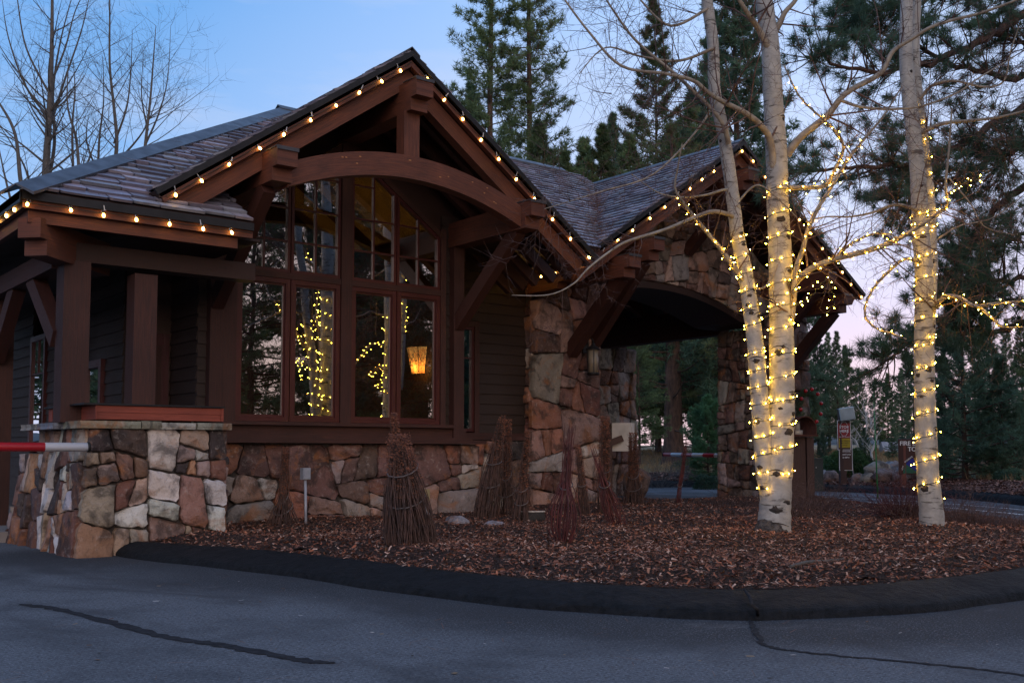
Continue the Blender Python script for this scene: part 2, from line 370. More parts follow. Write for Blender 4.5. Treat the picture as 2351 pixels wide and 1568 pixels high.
def rubble(mb, mp, region, seed, rmin, rmax, pal, depth=.05, aspect=1.25, clampf=None, feat=()):
    "mp(x, y, d) -> world point; region: convex 2D polygon; stones are cells shrunk by a joint and bulged"
    rng = random.Random(seed)
    xs = [p[0] for p in region]; ys = [p[1] for p in region]; x0, x1, y0, y1 = min(xs), max(xs), min(ys), max(ys)
    done = []; stack = [[tuple(p) for p in region]]
    while stack:
        c = stack.pop(); A_ = abs(area(c)); q = rng.random(); lim = (rmin*.95)**2+((rmax*1.6)**2-(rmin*.95)**2)*q**1.5
        w = max(p[0] for p in c)-min(p[0] for p in c); h = max(p[1] for p in c)-min(p[1] for p in c)
        if (A_ < lim*1.15 and max(w, h) < 2.4*min(w, h)) or A_ < (rmin*.7)**2 or len(stack)+len(done) > 900: done.append(c); continue
        vert = w*rng.uniform(.8, 1.25) > h*aspect*.95; t = rng.uniform(-.32, .32); nx, ny = (math.cos(t), math.sin(t)) if vert else (math.sin(t), math.cos(t))
        cx = (max(p[0] for p in c)+min(p[0] for p in c))/2+w*rng.uniform(-.17, .17)*vert; cy = (max(p[1] for p in c)+min(p[1] for p in c))/2+h*rng.uniform(-.17, .17)*(not vert); k = nx*cx+ny*cy
        p1, p2 = clip(c, nx, ny, k), clip(c, -nx, -ny, -k)
        if len(p1) > 2 and len(p2) > 2 and min(abs(area(p1)), abs(area(p2))) > (rmin*.35)**2: stack += [p1, p2]
        else: done.append(c)
    for cell in done:
        if len(cell) < 3 or abs(area(cell)) < .0012: continue
        if area(cell) < 0: cell.reverse()
        # rough the outline
        pts = []
        for k in range(len(cell)):
            p, q = cell[k], cell[(k+1) % len(cell)]; L = math.hypot(q[0]-p[0], q[1]-p[1])
            if L < .02: pts.append(p); continue
            ka, kb = rng.uniform(.03, .20), rng.uniform(.80, .97); pts.append((p[0]*(1-ka)+q[0]*ka, p[1]*(1-ka)+q[1]*ka)); m = max(1, int(L/.09))
            for z in range(1, m+1):
                t = ka+(kb-ka)*z/(m+1); o = rng.uniform(-.010, .012); pts.append((p[0]+(q[0]-p[0])*t-(q[1]-p[1])/L*o, p[1]+(q[1]-p[1])*t+(q[0]-p[0])/L*o))
            pts.append((p[0]*(1-kb)+q[0]*kb, p[1]*(1-kb)+q[1]*kb))
        if clampf: pts = [clampf(p) for p in pts]
        if area(pts) < .0012: continue
        cx = sum(p[0] for p in pts)/len(pts); cy = sum(p[1] for p in pts)/len(pts); sz = math.sqrt(area(pts))
        def ring(ins, d, jd):
            o = []
            for p in pts:
                dx, dy = p[0]-cx, p[1]-cy; L = math.hypot(dx, dy)+1e-6; k = max(.12, 1-ins/L); o.append(mp(cx+dx*k, cy+dy*k, d+rng.uniform(-jd, jd)+(tx*dx+ty*dy+fo*(abs(dx*math.cos(fa)+dy*math.sin(fa))-L*.5))*k*(d > D*.9)))
            return o
        col = rng.choice(pal); f_ = rng.uniform(1.0, 1.5); col = tuple(min(.6, x*f_*rng.uniform(.93, 1.07)) for x in col)
        tx, ty = rng.uniform(-.16, .16), rng.uniform(-.16, .16); D = depth*rng.uniform(.65, 1.3); fa = rng.uniform(0, math.pi); fo = rng.uniform(-.2, .2)
        rs = [ring(.008, -.04, 0), ring(.009, D*.72, .004), ring(.009+.018*min(1, sz*2.2), D*.98, .006), ring(.34*sz, D*1.04, .009)]
        n = [mb.add(r) for r in rs]; m = len(pts); c = mb.add([mp(cx, cy, D*1.15+rng.uniform(-.01, .015))])
        for a, b in zip(n, n[1:]):
            for k in range(m):
                k2 = (k+1) % m; mb.face([a+k, a+k2, b+k2, b+k], None, 0, col, a >= n[2])
        for k in range(m): mb.face([n[-1]+k, n[-1]+(k+1) % m, c], None, 0, col, True)
def wallmap(o, xd, nd, batter=0, H=1.3):
    o, xd, nd = Vector(o), Vector(xd), Vector(nd)
    return lambda x, y, d: o+xd*x+Vector((0, 0, y))+nd*(d+batter*max(0, 1-y/H)**1.3)
# ---------------------------------------------------------------- slates
def slates(mb, O, xd, yd, poly, seed, expo=.19, wmin=.16, wmax=.36, th=.018):
    O, xd, yd = Vector(O), Vector(xd).normalized(), Vector(yd).normalized(); nrm = xd.cross(yd).normalized()
    if nrm.z < 0: nrm = -nrm
    rng = random.Random(seed); y1 = max(p[1] for p in poly); xa, xb = min(p[0] for p in poly), max(p[0] for p in poly)
    if area(poly) < 0: poly = poly[::-1]
    row = 0; y = min(p[1] for p in poly)
    def inside(q):
        for i in range(len(poly)):
            a, b = poly[i], poly[(i+1) % len(poly)]; ex, ey = b[0]-a[0], b[1]-a[1]; q = clip(q, ey, -ex, ey*a[0]-ex*a[1])
            if len(q) < 3: return None
        return q
    while y < y1:
        x = xa-rng.random()*.3
        while x < xb:
            w = rng.uniform(wmin, wmax); jy = rng.uniform(-.018, .018); t = th*rng.uniform(.6, 1.5); L = expo*1.25
            sk = rng.uniform(-.02, .02); c0 = rng.uniform(0, .03)
            q = [(x+.006+c0, y+jy+rng.uniform(0, .02)), (x+w*.5, y+jy+rng.uniform(-.008, .008)), (x+w-.006-c0*rng.random(), y+jy+rng.uniform(-.01, .015)), (x+w-.006, y+jy+.03), (x+w-.006, y+jy+L), (x+.006, y+jy+L), (x+.006, y+jy+.03)]
            x += w
            q = inside(q)
            if not q: continue
            g = rng.uniform(.65, 1.35); base = rng.choice([(.25, .22, .27), (.21, .205, .25), (.30, .27, .31), (.16, .15, .195), (.25, .26, .30)]); col = tuple(v*g for v in base)
            top = []; bot = []
            for p in q:
                s = max(0, min(1, (p[1]-y-jy)/L)); e = .016+(t+.014)*(1-s); P = O+xd*p[0]+yd*p[1]; top.append(P+nrm*e); bot.append(P+nrm*max(0.002, e-t-.004))
            m = len(q); n = mb.add(top+bot); mb.face(list(range(n, n+m)), None, 0, col)
            for k in range(m): k2 = (k+1) % m; mb.face([n+m+k, n+m+k2, n+k2, n+k], None, 0, tuple(v*.6 for v in col))
        y += expo*rng.uniform(.94, 1.06); row += 1
def siding(name, o, xd, nd, W, z0, z1, parent, step=.165, mat_='siding', topf=None):
    "lap boards; topf(x)->max z"
    mb = MB(); o, xd, nd = Vector(o), Vector(xd), Vector(nd); z = z0
    while z < z1-.01:
        zz = min(z+step, z1)
        if topf is None: segs = [(0, W)]
        else:
            xs = [W*k/80 for k in range(81)]; ok = [x for x in xs if topf(x) >= zz]; segs = [(min(ok), max(ok))] if ok else []
        for a, b in segs:
            pa, pb = o+xd*a, o+xd*b; Z = Vector((0, 0, 1))
            mb.hexa([pa+Z*z-nd*.03, pa+Z*z+nd*.026, pa+Z*(zz+.012)+nd*.004, pa+Z*(zz+.012)-nd*.03, pb+Z*z-nd*.03, pb+Z*z+nd*.026, pb+Z*(zz+.012)+nd*.004, pb+Z*(zz+.012)-nd*.03])
        z = zz
    return mb.build(name, M[mat_], parent)
# ================================================================= LODGE
LODGE = thing('gatehouse_lodge', (7.1, 12.7, 0), 'brown timber gatehouse with stone base, slate roof and a big arched gable window', 'building')
GX, GY, GZ, GS = 7.11, 11.04, 6.155, .71             # main gable: centre, front, peak, slope
EY, EZ, MS, RY, RZ = 10.92, 3.62, .625, 16.07, 6.84    # main roof front plane
PX_, PY_, PZ_, PS = 14.85, 12.0, 6.66, .65           # portico gable
WY = 12.7
mz = lambda y: EZ+MS*(y-EY)
gz = lambda x: GZ-GS*abs(x-GX)
pz = lambda x: PZ_-PS*abs(x-PX_)
# ---- stone base of the window bay and of the wall behind it
mb = MB(); rubble(mb, wallmap((4.66, 12.60, 0), (1, 0, 0), (0, -1, 0), .08, 1.16), [(0, 0), (4.65, 0), (4.65, 1.16), (0, 1.16)], 11, .22, .50, PINK, .055, 1.35, feat=((2.2, .55, .55), (3.9, .35, .5)))
rubble(mb, wallmap((9.31, 12.60, 0), (0, 1, 0), (1, 0, 0), .05, 1.16), [(0, 0), (.9, 0), (.9, 1.16), (0, 1.16)], 12, .16, .35, PINK, .05, 1.2)
b = mb.build('stone_base', M['stone'], LODGE); mm = MB(); mm.box(4.7, 12.612, -.1, 9.30, 13.3, 1.165); mm.build('mortar', M['mortar'], b)
mb = MB(); rubble(mb, wallmap((9.3, 13.5, 0), (1, 0, 0), (0, -1, 0), .05, 1.22), [(0, 0), (1.8, 0), (1.8, 1.24), (0, 1.24)], 13, .18, .40, PINK+WARM, .05, 1.1)
b = mb.build('stone_base', M['stone'], LODGE); mm = MB(); mm.box(9.3, 13.51, -.1, 11.08, 14.2, 1.245); mm.build('mortar', M['mortar'], b)
# ---- ledges
mb = MB(); mb.beam((4.9, 12.60, 1.195), (9.36, 12.60, 1.195), .34, .05); mb.box(5.0, 12.60, 1.222, 9.12, 12.68, 1.40); mb.beam((5.3, 12.60, 1.424), (8.85, 12.60, 1.424), .16, .045); mb.box(5.0, 12.55, 1.222, 9.2, 12.597, 1.262)
mb.build('window_ledge', M['trim'], LODGE)
mb = MB(); mb.beam((9.14, 13.52, 1.275), (11.1, 13.52, 1.275), .2, .06); mb.box(9.14, 13.52, 1.306, 11.1, 13.56, 1.36); mb.build('window_ledge', M['trim'], LODGE)
# ---- walls
siding('lap_siding_wall', (5.02, 12.7, 0), (1, 0, 0), (0, -1, 0), .47, 1.42, 4.3, LODGE)
siding('lap_siding_wall', (8.73, 12.7, 0), (1, 0, 0), (0, -1, 0), .40, 1.26, 4.55, LODGE)
siding('lap_siding_wall', (9.13, 12.72, 0), (0, 1, 0), (1, 0, 0), .9, 1.26, 4.4, LODGE)
siding('lap_siding_wall', (9.14, 13.6, 0), (1, 0, 0), (0, -1, 0), .6, 1.34, 5.0, LODGE)
siding('lap_siding_wall', (10.07, 13.6, 0), (1, 0, 0), (0, -1, 0), 1.1, 1.34, 4.9, LODGE)
siding('lap_siding_wall', (9.72, 13.6, 0), (1, 0, 0), (0, -1, 0), .36, 3.17, 5.0, LODGE)
siding('lap_siding_wall', (5.03, 13.6, 0), (0, -1, 0), (-1, 0, 0), .9, .15, 4.3, LODGE)
siding('lap_siding_wall', (4.42, 19.5, 0), (0, -1, 0), (-1, 0, 0), 1.4, .15, 3.6, LODGE)
siding('lap_siding_wall', (4.42, 17.2, 0), (0, -1, 0), (-1, 0, 0), 1.95, .15, 3.6, LODGE)
siding('lap_siding_wall', (4.42, 14.35, 0), (0, -1, 0), (-1, 0, 0), .72, .15, 3.6, LODGE)
siding('lap_siding_wall', (12.4, 19.8, 0), (0, -1, 0), (1, 0, 0), 5.2, .05, 4.9, LODGE)
siding('lap_siding_wall', (12.6, 20.0, 0), (-1, 0, 0), (0, 1, 0), 8.2, .05, 4.2, LODGE)
# gable wall above transom zone right & left of the glass, following the slope
mb = MB()
prof = lambda x: gz(x)-.30
mb.extrude([(4.95, 12.76, 4.29), (5.45, 12.76, 4.29), (5.45, 12.76, prof(5.45)), (4.95, 12.76, prof(4.95))], (0, .05, 0))
mb.extrude([(8.72, 12.76, 4.5), (9.2, 12.76, 4.5), (9.2, 12.76, prof(9.2)), (8.72, 12.76, prof(8.72))], (0, .05, 0))
mb.build('gable_wall', M['soffit'], LODGE)
# ---- posts on the bay corners, brackets, purlins
def post(x0, x1, y0, y1, z0, z1, m='trim'):
    mb = MB(); mb.box(x0, y0, z0, x1, y1, z1); return mb.build('post', M[m], LODGE)
post(8.864, 9.048, 12.56, 12.70, 1.222, 4.2); post(5.13, 5.30, 12.56, 12.70, 1.222, 4.2)
def purlin(x, zt, zb, w, y0, y1, m='beam'):
    h = zt-zb; mb = MB()
    mb.box(x-w/2, y0+.13, zb, x+w/2, y1, zb+h*.42); mb.box(x-w/2-.001, y0, zb+h*.42+.001, x+w/2+.001, y1+.01, zt)
    o = mb.build('purlin', M[m], LODGE); c = MB(); c.box(x-w/2-.012, y0-.012, zt+.001, x+w/2+.012, y0+.3, zt+.014); c.box(x-w/2-.012, y0-.014, zt-.03, x+w/2+.012, y0-.002, zt+.001); c.build('metal_cap', M['flash'], o)
for x, zt, zb in ((5.26, 4.50, 4.14), (7.12, 5.72, 5.34), (8.97, 4.45, 4.09)): purlin(x, zt, zb, .25, 10.74, 12.74)
def brace(a, b, w=.16, h=.2, m='darkbeam'):
    mb = MB(); mb.beam(a, b, w, h, (1, 0, 0) if abs(a[0]-b[0]) < .01 else (0, 1, 0)); return mb.build('brace', M[m], LODGE)
brace((8.956, 12.60, 2.93), (8.956, 11.16, 4.12), .2, .15); brace((5.215, 12.60, 2.93), (5.215, 11.16, 4.12), .2, .15)
# ---- arched tie beam and king post
mb = MB(); A = []
for k in range(41):
    x = 5.36+(8.84-5.36)*k/40; zt = 4.775-.125*(x-7.1)**2; A.append((x, zt))
n = 0
for (xa, za), (xb, zb) in zip(A, A[1:]):
    P = []
    for x, z in ((xa, za), (xb, zb)): P += [(x, 10.95, z-.29), (x, 11.12, z-.29), (x, 11.12, z), (x, 10.95, z)]
    k0 = mb.add(P)
    for q in range(4):
        q2 = (q+1) % 4; w = [.17, .29, .17, .29][q]; mb.face([k0+q, k0+q2, k0+4+q2, k0+4+q], [(xa, 0+q), (xa, w+q), (xb, w+q), (xb, 0+q)])
k0 = mb.add([(5.36, 10.95, A[0][1]-.29), (5.36, 11.12, A[0][1]-.29), (5.36, 11.12, A[0][1]), (5.36, 10.95, A[0][1])]); mb.face([k0+3, k0+2, k0+1, k0])
tie = mb.build('arched_tie_beam', M['beam'], LODGE)
pg = MB(); rr = random.Random(4)
for k in range(12):
    x = rr.uniform(5.6, 8.6); z = 4.775-.125*(x-7.1)**2-rr.uniform(.05, .24); pg.box(x, 10.944, z, x+rr.uniform(.02, .035), 10.9495, z+.014)
pg.build('wood_plug', M['rust'], tie)
post(6.97, 7.20, 10.98, 11.16, 4.76, 5.36, 'beam')
# ---- roofs
def plane_roof(name, O, xd, yd, poly, seed, thick=.10, expo=.19, wmin=.16, wmax=.36, deckm='soffit', th=.018):
    O, xd, yd = Vector(O), Vector(xd).normalized(), Vector(yd).normalized(); nrm = xd.cross(yd).normalized(); nrm = nrm if nrm.z > 0 else -nrm
    d = MB(); d.extrude([O+xd*p[0]+yd*p[1] for p in poly], -nrm*thick); o = d.build(name, M[deckm], LODGE)
    s = MB(); slates(s, O, xd, yd, poly, seed, expo, wmin, wmax, th); s.build('slates', M['slate'], o); return o
ms = math.hypot(1, MS)
# main roof front plane, left of the gable (to under its overhang) and right of it; hip at the left
HX0, HX1, RX1 = 2.50, 7.77, 14.05
def mp2(x, y): return (x-HX0, (y-EY)*ms)       # plan -> plane coordinates
vy = lambda x: EY+(gz(x)-EZ)/MS                # valley line of the gable in plan
plane_roof('roof', (HX0, EY, EZ), (1, 0, 0), (0, 1, MS), [mp2(HX0, EY), mp2(4.93, EY), mp2(4.93, 13.30)], 21, expo=.19, wmin=.24, wmax=.50, th=.024)
plane_roof('roof', (HX0, EY, EZ), (1, 0, 0), (0, 1, MS), [mp2(4.93, vy(4.93)-.1), mp2(GX, vy(GX)-.1), mp2(GX, 15.42), mp2(4.93, 13.30)], 22, expo=.19, wmin=.24, wmax=.50, th=.024)
plane_roof('roof', (HX0, EY, EZ), (1, 0, 0), (0, 1, MS), [mp2(GX, vy(GX)-.1), mp2(9.3, vy(9.3)-.1), mp2(9.3, RY), mp2(HX1, RY), mp2(GX, 15.42)], 24, expo=.165, wmin=.15, wmax=.32)
plane_roof('roof', (HX0, EY, EZ), (1, 0, 0), (0, 1, MS), [mp2(9.3, 11.9), mp2(11.2, 11.9), mp2(14.5, 15.6), mp2(14.55, RY), mp2(9.3, RY)], 23, expo=.165, wmin=.15, wmax=.32)
# hip end (left), hip end (right) and back
hs = (RZ-EZ)/(HX1-HX0)
d = MB(); d.extrude([(HX0, EY, EZ), (HX1, RY, RZ), (HX0, 21.2, EZ)], (0, 0, -.12)); d.extrude([(HX0, 21.2, EZ), (HX1, RY, RZ), (RX1, RY, RZ), (17.5, 20.0, 4.9), (17.5, 21.2, EZ)], (0, 0, -.12)); d.extrude([(RX1, RY, RZ), (RX1, RY-.9, RZ-.55), (PX_, RY-.15, PZ_), (PX_, RY+.3, PZ_)], (0, 0, -.1)); d.build('roof', M['slate'], LODGE)
# gable roof planes
gs = math.hypot(1, GS); gw = 3.25
def gp(x, y): return (y-GY, (gw-abs(x-GX))*gs)
xl, xr = GX-gw, GX+gw
plane_roof('roof', (xl, GY, gz(xl)), (0, 1, 0), (1, 0, GS), [gp(xl, GY), gp(GX, GY), gp(GX, 15.0), gp(xl, 11.31)], 31, .09, .17, .16, .34)
plane_roof('roof', (xr, GY, gz(xr)), (0, 1, 0), (-1, 0, GS), [gp(xr, GY), gp(GX, GY), gp(GX, 15.0), gp(xr, 11.31)], 32, .09, .17, .16, .34)
# portico roof planes
ps = math.hypot(1, PS); pl, pr = PX_-10.76, 3.75
plane_roof('roof', (10.76, PY_, pz(10.76)), (0, 1, 0), (1, 0, PS), [(0, 0), (1.6, 0), (1.6, pl*ps), (0, pl*ps)], 41, .10, .17, .15, .32)
plane_roof('roof', (10.76, PY_, pz(10.76)), (0, 1, 0), (1, 0, PS), [(1.6, .5), (3.95, pl*ps), (1.6, pl*ps)], 43, .10, .17, .15, .32)
plane_roof('roof', (PX_+pr, PY_, pz(PX_+pr)), (0, 1, 0), (-1, 0, PS), [(0, 0), (8.2, 0), (8.2, pr*ps), (0, pr*ps)], 42, .10, .17, .15, .32)
d = MB(); d.extrude([(PX_, 15.9, PZ_), (PX_, 20.2, PZ_), (12.0, 20.2, pz(12)), (12.0, 16.0, pz(12))], (0, 0, -.1)); d.build('roof', M['slate'], LODGE)
# ridge and hip flashings
def cap(a, b, w, sl, sr, side):
    a, b = Vector(a), Vector(b); mb = MB(); sd = Vector(side).normalized()
    for s, q in ((1, sl), (-1, sr)):
        e = (sd*s+Vector((0, 0, -q))).normalized()*w; n = mb.add([a+Vector((0, 0, .055)), b+Vector((0, 0, .055)), b+e+Vector((0, 0, .05)), a+e+Vector((0, 0, .05)), a+Vector((0, 0, .04)), b+Vector((0, 0, .04)), b+e+Vector((0, 0, .02)), a+e+Vector((0, 0, .02))])
        for f4 in ([0, 1, 2, 3], [7, 6, 5, 4], [3, 2, 6, 7], [0, 3, 7, 4], [1, 5, 6, 2]): mb.face([n+k for k in f4])
    return mb.build('ridge_cap', M['flash'], LODGE)
hd = Vector((HX1-HX0, RY-EY, 0)).normalized(); perp = Vector((hd.y, -hd.x, 0))
h0, h1 = Vector((HX0-.06, EY-.06, EZ-.035)), Vector((HX1, RY, RZ))
for k in range(4):
    a = h0.lerp(h1, k/4); b = h0.lerp(h1, (k+1)/4+.004); cap(a+Vector((0, 0, .004*(3-k)+.012)), b+Vector((0, 0, .004*(3-k)+.012)), .21, MS*.72, .45, perp)
cap((HX1-.1, RY, RZ+.03), (RX1, RY, RZ+.03), .17, MS, .55, (0, -1, 0)); cap((RX1-.02, RY, RZ+.02), (PX_, RY, PZ_+.02), .12, .5, .5, (0, -1, 0))
cap((GX, GY-.02, GZ+.012), (GX, 14.9, GZ+.012), .15, GS, GS, (-1, 0, 0)); cap((PX_, PY_-.02, PZ_+.012), (PX_, 20.2, PZ_+.012), .13, PS, PS, (-1, 0, 0))
# ---- verge boards of the gables
def verge(x0, x1, yf, zf, sgn, tot=.33, m2='beam', endcut=.0, parent=None, xin=.25):
    "x0 peak, x1 eave end; layered: drip metal, trim board, rake beam"
    s = math.atan2(zf(x0)-zf(x1), abs(x1-x0)); up = Vector((math.sin(s)*sgn, 0, math.cos(s))); 
    def layer(name, d0, d1, y0, y1, mm_, xa, xb):
        mb = MB(); P = []
        for x in (xa, xb):
            z = zf(x)
            if x == x0: pts = [(x, z-d0/math.cos(s)), (x, z-d1/math.cos(s))]
            else: pts = [(x-up.x*d0, z-up.z*d0), (x-up.x*d1, z-up.z*d1)]
            P += [(pts[1][0], y0, pts[1][1]), (pts[1][0], y1, pts[1][1]), (pts[0][0], y1, pts[0][1]), (pts[0][0], y0, pts[0][1])]
        mb.hexa(P); return mb.build(name, M[mm_], LODGE)
    layer('drip_edge', -.012, .052, yf-.03, yf+.02, 'black', x0, x1)
    layer('verge_board', .054, .155, yf+.0, yf+.075, m2, x0, x1-sgn*.02)
    layer('rake_beam', .157, tot, yf+.10, yf+.25, m2, x0, x1-sgn*xin)
verge(GX, xl, GY, gz, -1, .36, xin=.18); verge(GX, xr, GY, gz, 1, .36, xin=.12)
verge(PX_, 10.76, PY_, pz, -1, .34, xin=.0); verge(PX_, PX_+pr, PY_, pz, 1, .34, xin=.1)
# eave soffit rafters under the gable
def rafters(x0, x1, zf, ys, w=.10, h=.16, off=.10, name='rafter'):
    for y in ys:
        mb = MB(); a = Vector((x0, y, zf(x0)-off-h/2-.02)); b = Vector((x1, y, zf(x1)-off-h/2-.02)); mb.beam(a, b, w, h); mb.build(name, M['darkbeam'], LODGE)
rafters(GX, xl+.15, gz, (11.75, 12.3)); rafters(GX, xr-.05, gz, (11.6, 12.0, 12.4)); rafters(9.2, xr-.02, gz, (12.75, 13.1))
# ---- left eave: drip, trim, fascia; hip corner
mb = MB(); mb.box(HX0+.02, EY+.0, EZ-.085, 4.95, EY+.03, EZ+.0); mb.build('drip_edge', M['black'], LODGE)
mb = MB(); mb.box(HX0+.03, EY+.035, EZ-.165, 4.95, EY+.09, EZ-.03); mb.build('eave_board', M['beam'], LODGE)
mb = MB(); mb.box(HX0+.1, EY+.10, EZ-.29, 4.80, EY+.16, EZ-.13); mb.build('fascia', M['beam'], LODGE)
mb = MB(); mb.box(HX0-.0, EY+.035, EZ-.085, HX0+.03, 21, EZ+.0); mb.build('drip_edge', M['black'], LODGE)
mb = MB(); mb.box(HX0+.035, EY+.095, EZ-.165, HX0+.09, 21, EZ-.03); mb.build('eave_board', M['beam'], LODGE)
mb = MB(); mb.box(HX0+.10, EY+.165, EZ-.29, HX0+.16, 21, EZ-.13); mb.build('fascia', M['beam'], LODGE)
mb = MB(); mb.extrude([(HX0+.16, EY+.16, EZ-.17), (5.1, EY+.16, EZ-.17), (5.1, 13.6, EZ-.17), (4.4, 13.6, EZ-.17), (4.4, 21, EZ-.17), (HX0+.16, 21, EZ-.17)], (0, 0, .03)); mb.build('porch_ceiling', M['soffit'], LODGE)
mb = MB(); mb.box(9.15, 11.93, mz(11.9)-.12, 11.3, 11.97, mz(11.9)-.01); mb.box(10.76, 12.1, pz(10.76)-.13, 10.80, 13.6, pz(10.76)-.0); mb.build('eave_board', M['darkbeam'], LODGE)
mb = MB(); mb.extrude([(9.14, 11.95, mz(11.9)-.10), (11.2, 11.95, mz(11.9)-.10), (11.2, 13.6, mz(11.9)-.10), (9.14, 13.6, mz(11.9)-.10)], (0, 0, .03)); mb.build('soffit', M['soffit'], LODGE)
# rafter tail and bracket under the small eave next to the stone pier
purlin(11.05, 3.93, 3.68, .2, 12.5, 13.4)
# diagonal hip beam end and porch beams, posts, braces
a = Vector((HX0+.12, EY+.12, EZ-.34)); b = Vector((3.6, 12.0, EZ-.34)); mb = MB(); mb.beam(a, b, .24, .2); mb.beam(a+(b-a).normalized()*.12+Vector((0, 0, -.181)), b+Vector((0, 0, -.181)), .24, .16); mb.build('hip_beam', M['beam'], LODGE)
mb = MB(); mb.box(2.95, 11.42, 3.06, 5.2, 11.66, 3.26); mb.build('porch_beam', M['soffit'], LODGE); mb = MB(); mb.box(3.0, 11.67, 3.0, 3.24, 19, 3.22); mb.build('porch_beam', M['darkbeam'], LODGE)
post(3.06, 3.33, 11.4, 11.68, 1.36, 3.06, 'trim'); post(3.80, 4.05, 11.42, 11.67, .1, 3.0, 'trim'); post(3.02, 3.30, 14.5, 14.9, .12, 3.0, 'trim')
brace((3.10, 11.69, 2.25), (3.10, 12.75, 3.05), .2, .15); brace((3.10, 14.48, 2.25), (3.10, 13.5, 3.05), .2, .15)
# ---- window
GW = []
def rect_frame(mb, x0, x1, z0, z1, t, y0, y1):
    mb.box(x0, y0, z0, x0+t, y1, z1); mb.box(x1-t, y0, z0, x1, y1, z1); mb.box(x0+t+.0005, y0+.001, z0, x1-t-.0005, y1-.001, z0+t); mb.box(x0+t+.0005, y0+.001, z1-t, x1-t-.0005, y1-.001, z1)
cols = [(5.494, 6.236), (6.250, 6.985), (7.160, 7.886), (7.900, 8.640)]
wt = lambda x: 4.757+(7.829-(x if x > GX else 2*GX-x))*GS+.02
for i, (x0, x1) in enumerate(cols):
    mb = MB(); rect_frame(mb, x0, x1, 1.452, 3.335, .062, 12.60, 12.69); rect_frame(mb, x0+.064, x1-.064, 1.516, 3.271, .022, 12.625, 12.67)
    w = mb.build('window', M['frame'], LODGE); g = MB(); g.box(x0+.06, 12.648, 1.51, x1-.06, 12.654, 3.28); g.build('pane', M['glass'], w)
    mb = MB(); zb = 3.425; t0, t1 = wt(x0), wt(x1)
    mb.extrude([(x0, 12.61, zb), (x0+.04, 12.61, zb), (x0+.04, 12.61, wt(x0+.04)), (x0, 12.61, t0)], (0, .07, 0)); mb.extrude([(x1-.04, 12.61, zb), (x1, 12.61, zb), (x1, 12.61, t1), (x1-.04, 12.61, wt(x1-.04))], (0, .07, 0))
    mb.box(x0+.041, 12.612, zb, x1-.041, 12.678, zb+.04); mb.extrude([(x0+.041, 12.612, wt(x0+.041)-.05), (x1-.041, 12.612, wt(x1-.041)-.05), (x1-.041, 12.612, wt(x1-.041)), (x0+.041, 12.612, wt(x0+.041))], (0, .066, 0))
    xm = (x0+x1)/2; mb.extrude([(xm-.012, 12.622, zb+.04), (xm+.012, 12.622, zb+.04), (xm+.012, 12.622, wt(xm+.012)-.05), (xm-.012, 12.622, wt(xm-.012)-.05)], (0, .045, 0))
    for z in (3.85, 4.30, 4.77, 5.2):
        for a, b in ((x0+.041, xm-.0125), (xm+.0125, x1-.041)):
            if z < min(wt(a), wt(b))-.08: mb.box(a, 12.624, z-.011, b, 12.664, z+.011)
    w = mb.build('window', M['frame'], LODGE); g = MB(); g.extrude([(x0+.03, 12.648, zb+.03), (x1-.03, 12.648, zb+.03), (x1-.03, 12.648, wt(x1-.03)-.03), (x0+.03, 12.648, wt(x0+.03)-.03)], (0, .006, 0)); g.build('pane', M['glass'], w)
mb = MB(); mb.box(5.30, 12.585, 1.447, 5.49, 12.72, 4.55); mb.box(8.645, 12.585, 1.447, 8.735, 12.72, 4.33); mb.box(6.99, 12.575, 1.447, 7.155, 12.73, 5.3); mb.box(5.492, 12.59, 3.339, 6.988, 12.70, 3.421); mb.box(7.157, 12.59, 3.339, 8.643, 12.70, 3.421)
mb.extrude([(5.3, 12.60, wt(5.3)+.005), (GX, 12.60, wt(GX)+.005), (GX, 12.60, wt(GX)+.10), (5.3, 12.60, wt(5.3)+.10)], (0, .12, 0)); mb.extrude([(8.735, 12.60, wt(8.735)+.005), (8.735, 12.60, wt(8.735)+.10), (GX+.002, 12.60, wt(GX)+.10), (GX+.002, 12.60, wt(GX)+.005)], (0, .12, 0))
mb.build('window_casing', M['trim'], LODGE)
mb = MB(); mb.extrude([(5.0, 12.74, wt(5)+.1), (GX, 12.74, wt(GX)+.1), (9.2, 12.74, wt(9.2)+.1), (9.2, 12.74, gz(9.2)-.1), (GX, 12.74, gz(GX)-.1), (5, 12.74, gz(5)-.1)], (0, .04, 0)); mb.build('gable_wall', M['soffit'], LODGE)
# small window of the set-back wall, door recess and side window in the porch
mb = MB(); mb.box(9.5, 13.55, 1.31, 9.6, 13.6, 3.16); mb.box(9.975, 13.55, 1.31, 10.07, 13.6, 3.16); mb.box(9.601, 13.552, 3.07, 9.974, 13.6, 3.16); mb.build('window_casing', M['trim'], LODGE)
mb = MB(); rect_frame(mb, 9.602, 9.972, 1.38, 3.068, .05, 13.565, 13.62); mb.box(9.65, 13.58, 2.55, 9.93, 13.61, 2.57); w = mb.build('window', M['frame'], LODGE); g = MB(); g.box(9.64, 13.6, 1.42, 9.93, 13.606, 3.03); g.build('pane', M['glass'], w)
mb = MB()
for q in ((17.2, 17.28), (17.98, 18.08)): mb.box(4.36, q[0], 1.1, 4.42, q[1], 2.9)
mb.box(4.36, 17.281, 2.82, 4.42, 17.979, 2.9); mb.box(4.36, 17.281, 1.1, 4.42, 17.979, 1.18); mb.box(4.37, 17.62, 2.3, 4.41, 17.64, 2.82); mb.box(4.37, 17.281, 2.28, 4.41, 17.979, 2.3); w = mb.build('window', M['frame'], LODGE); g = MB(); g.box(4.39, 17.25, 1.15, 4.396, 18.0, 2.85); g.build('pane', M['glass'], w)
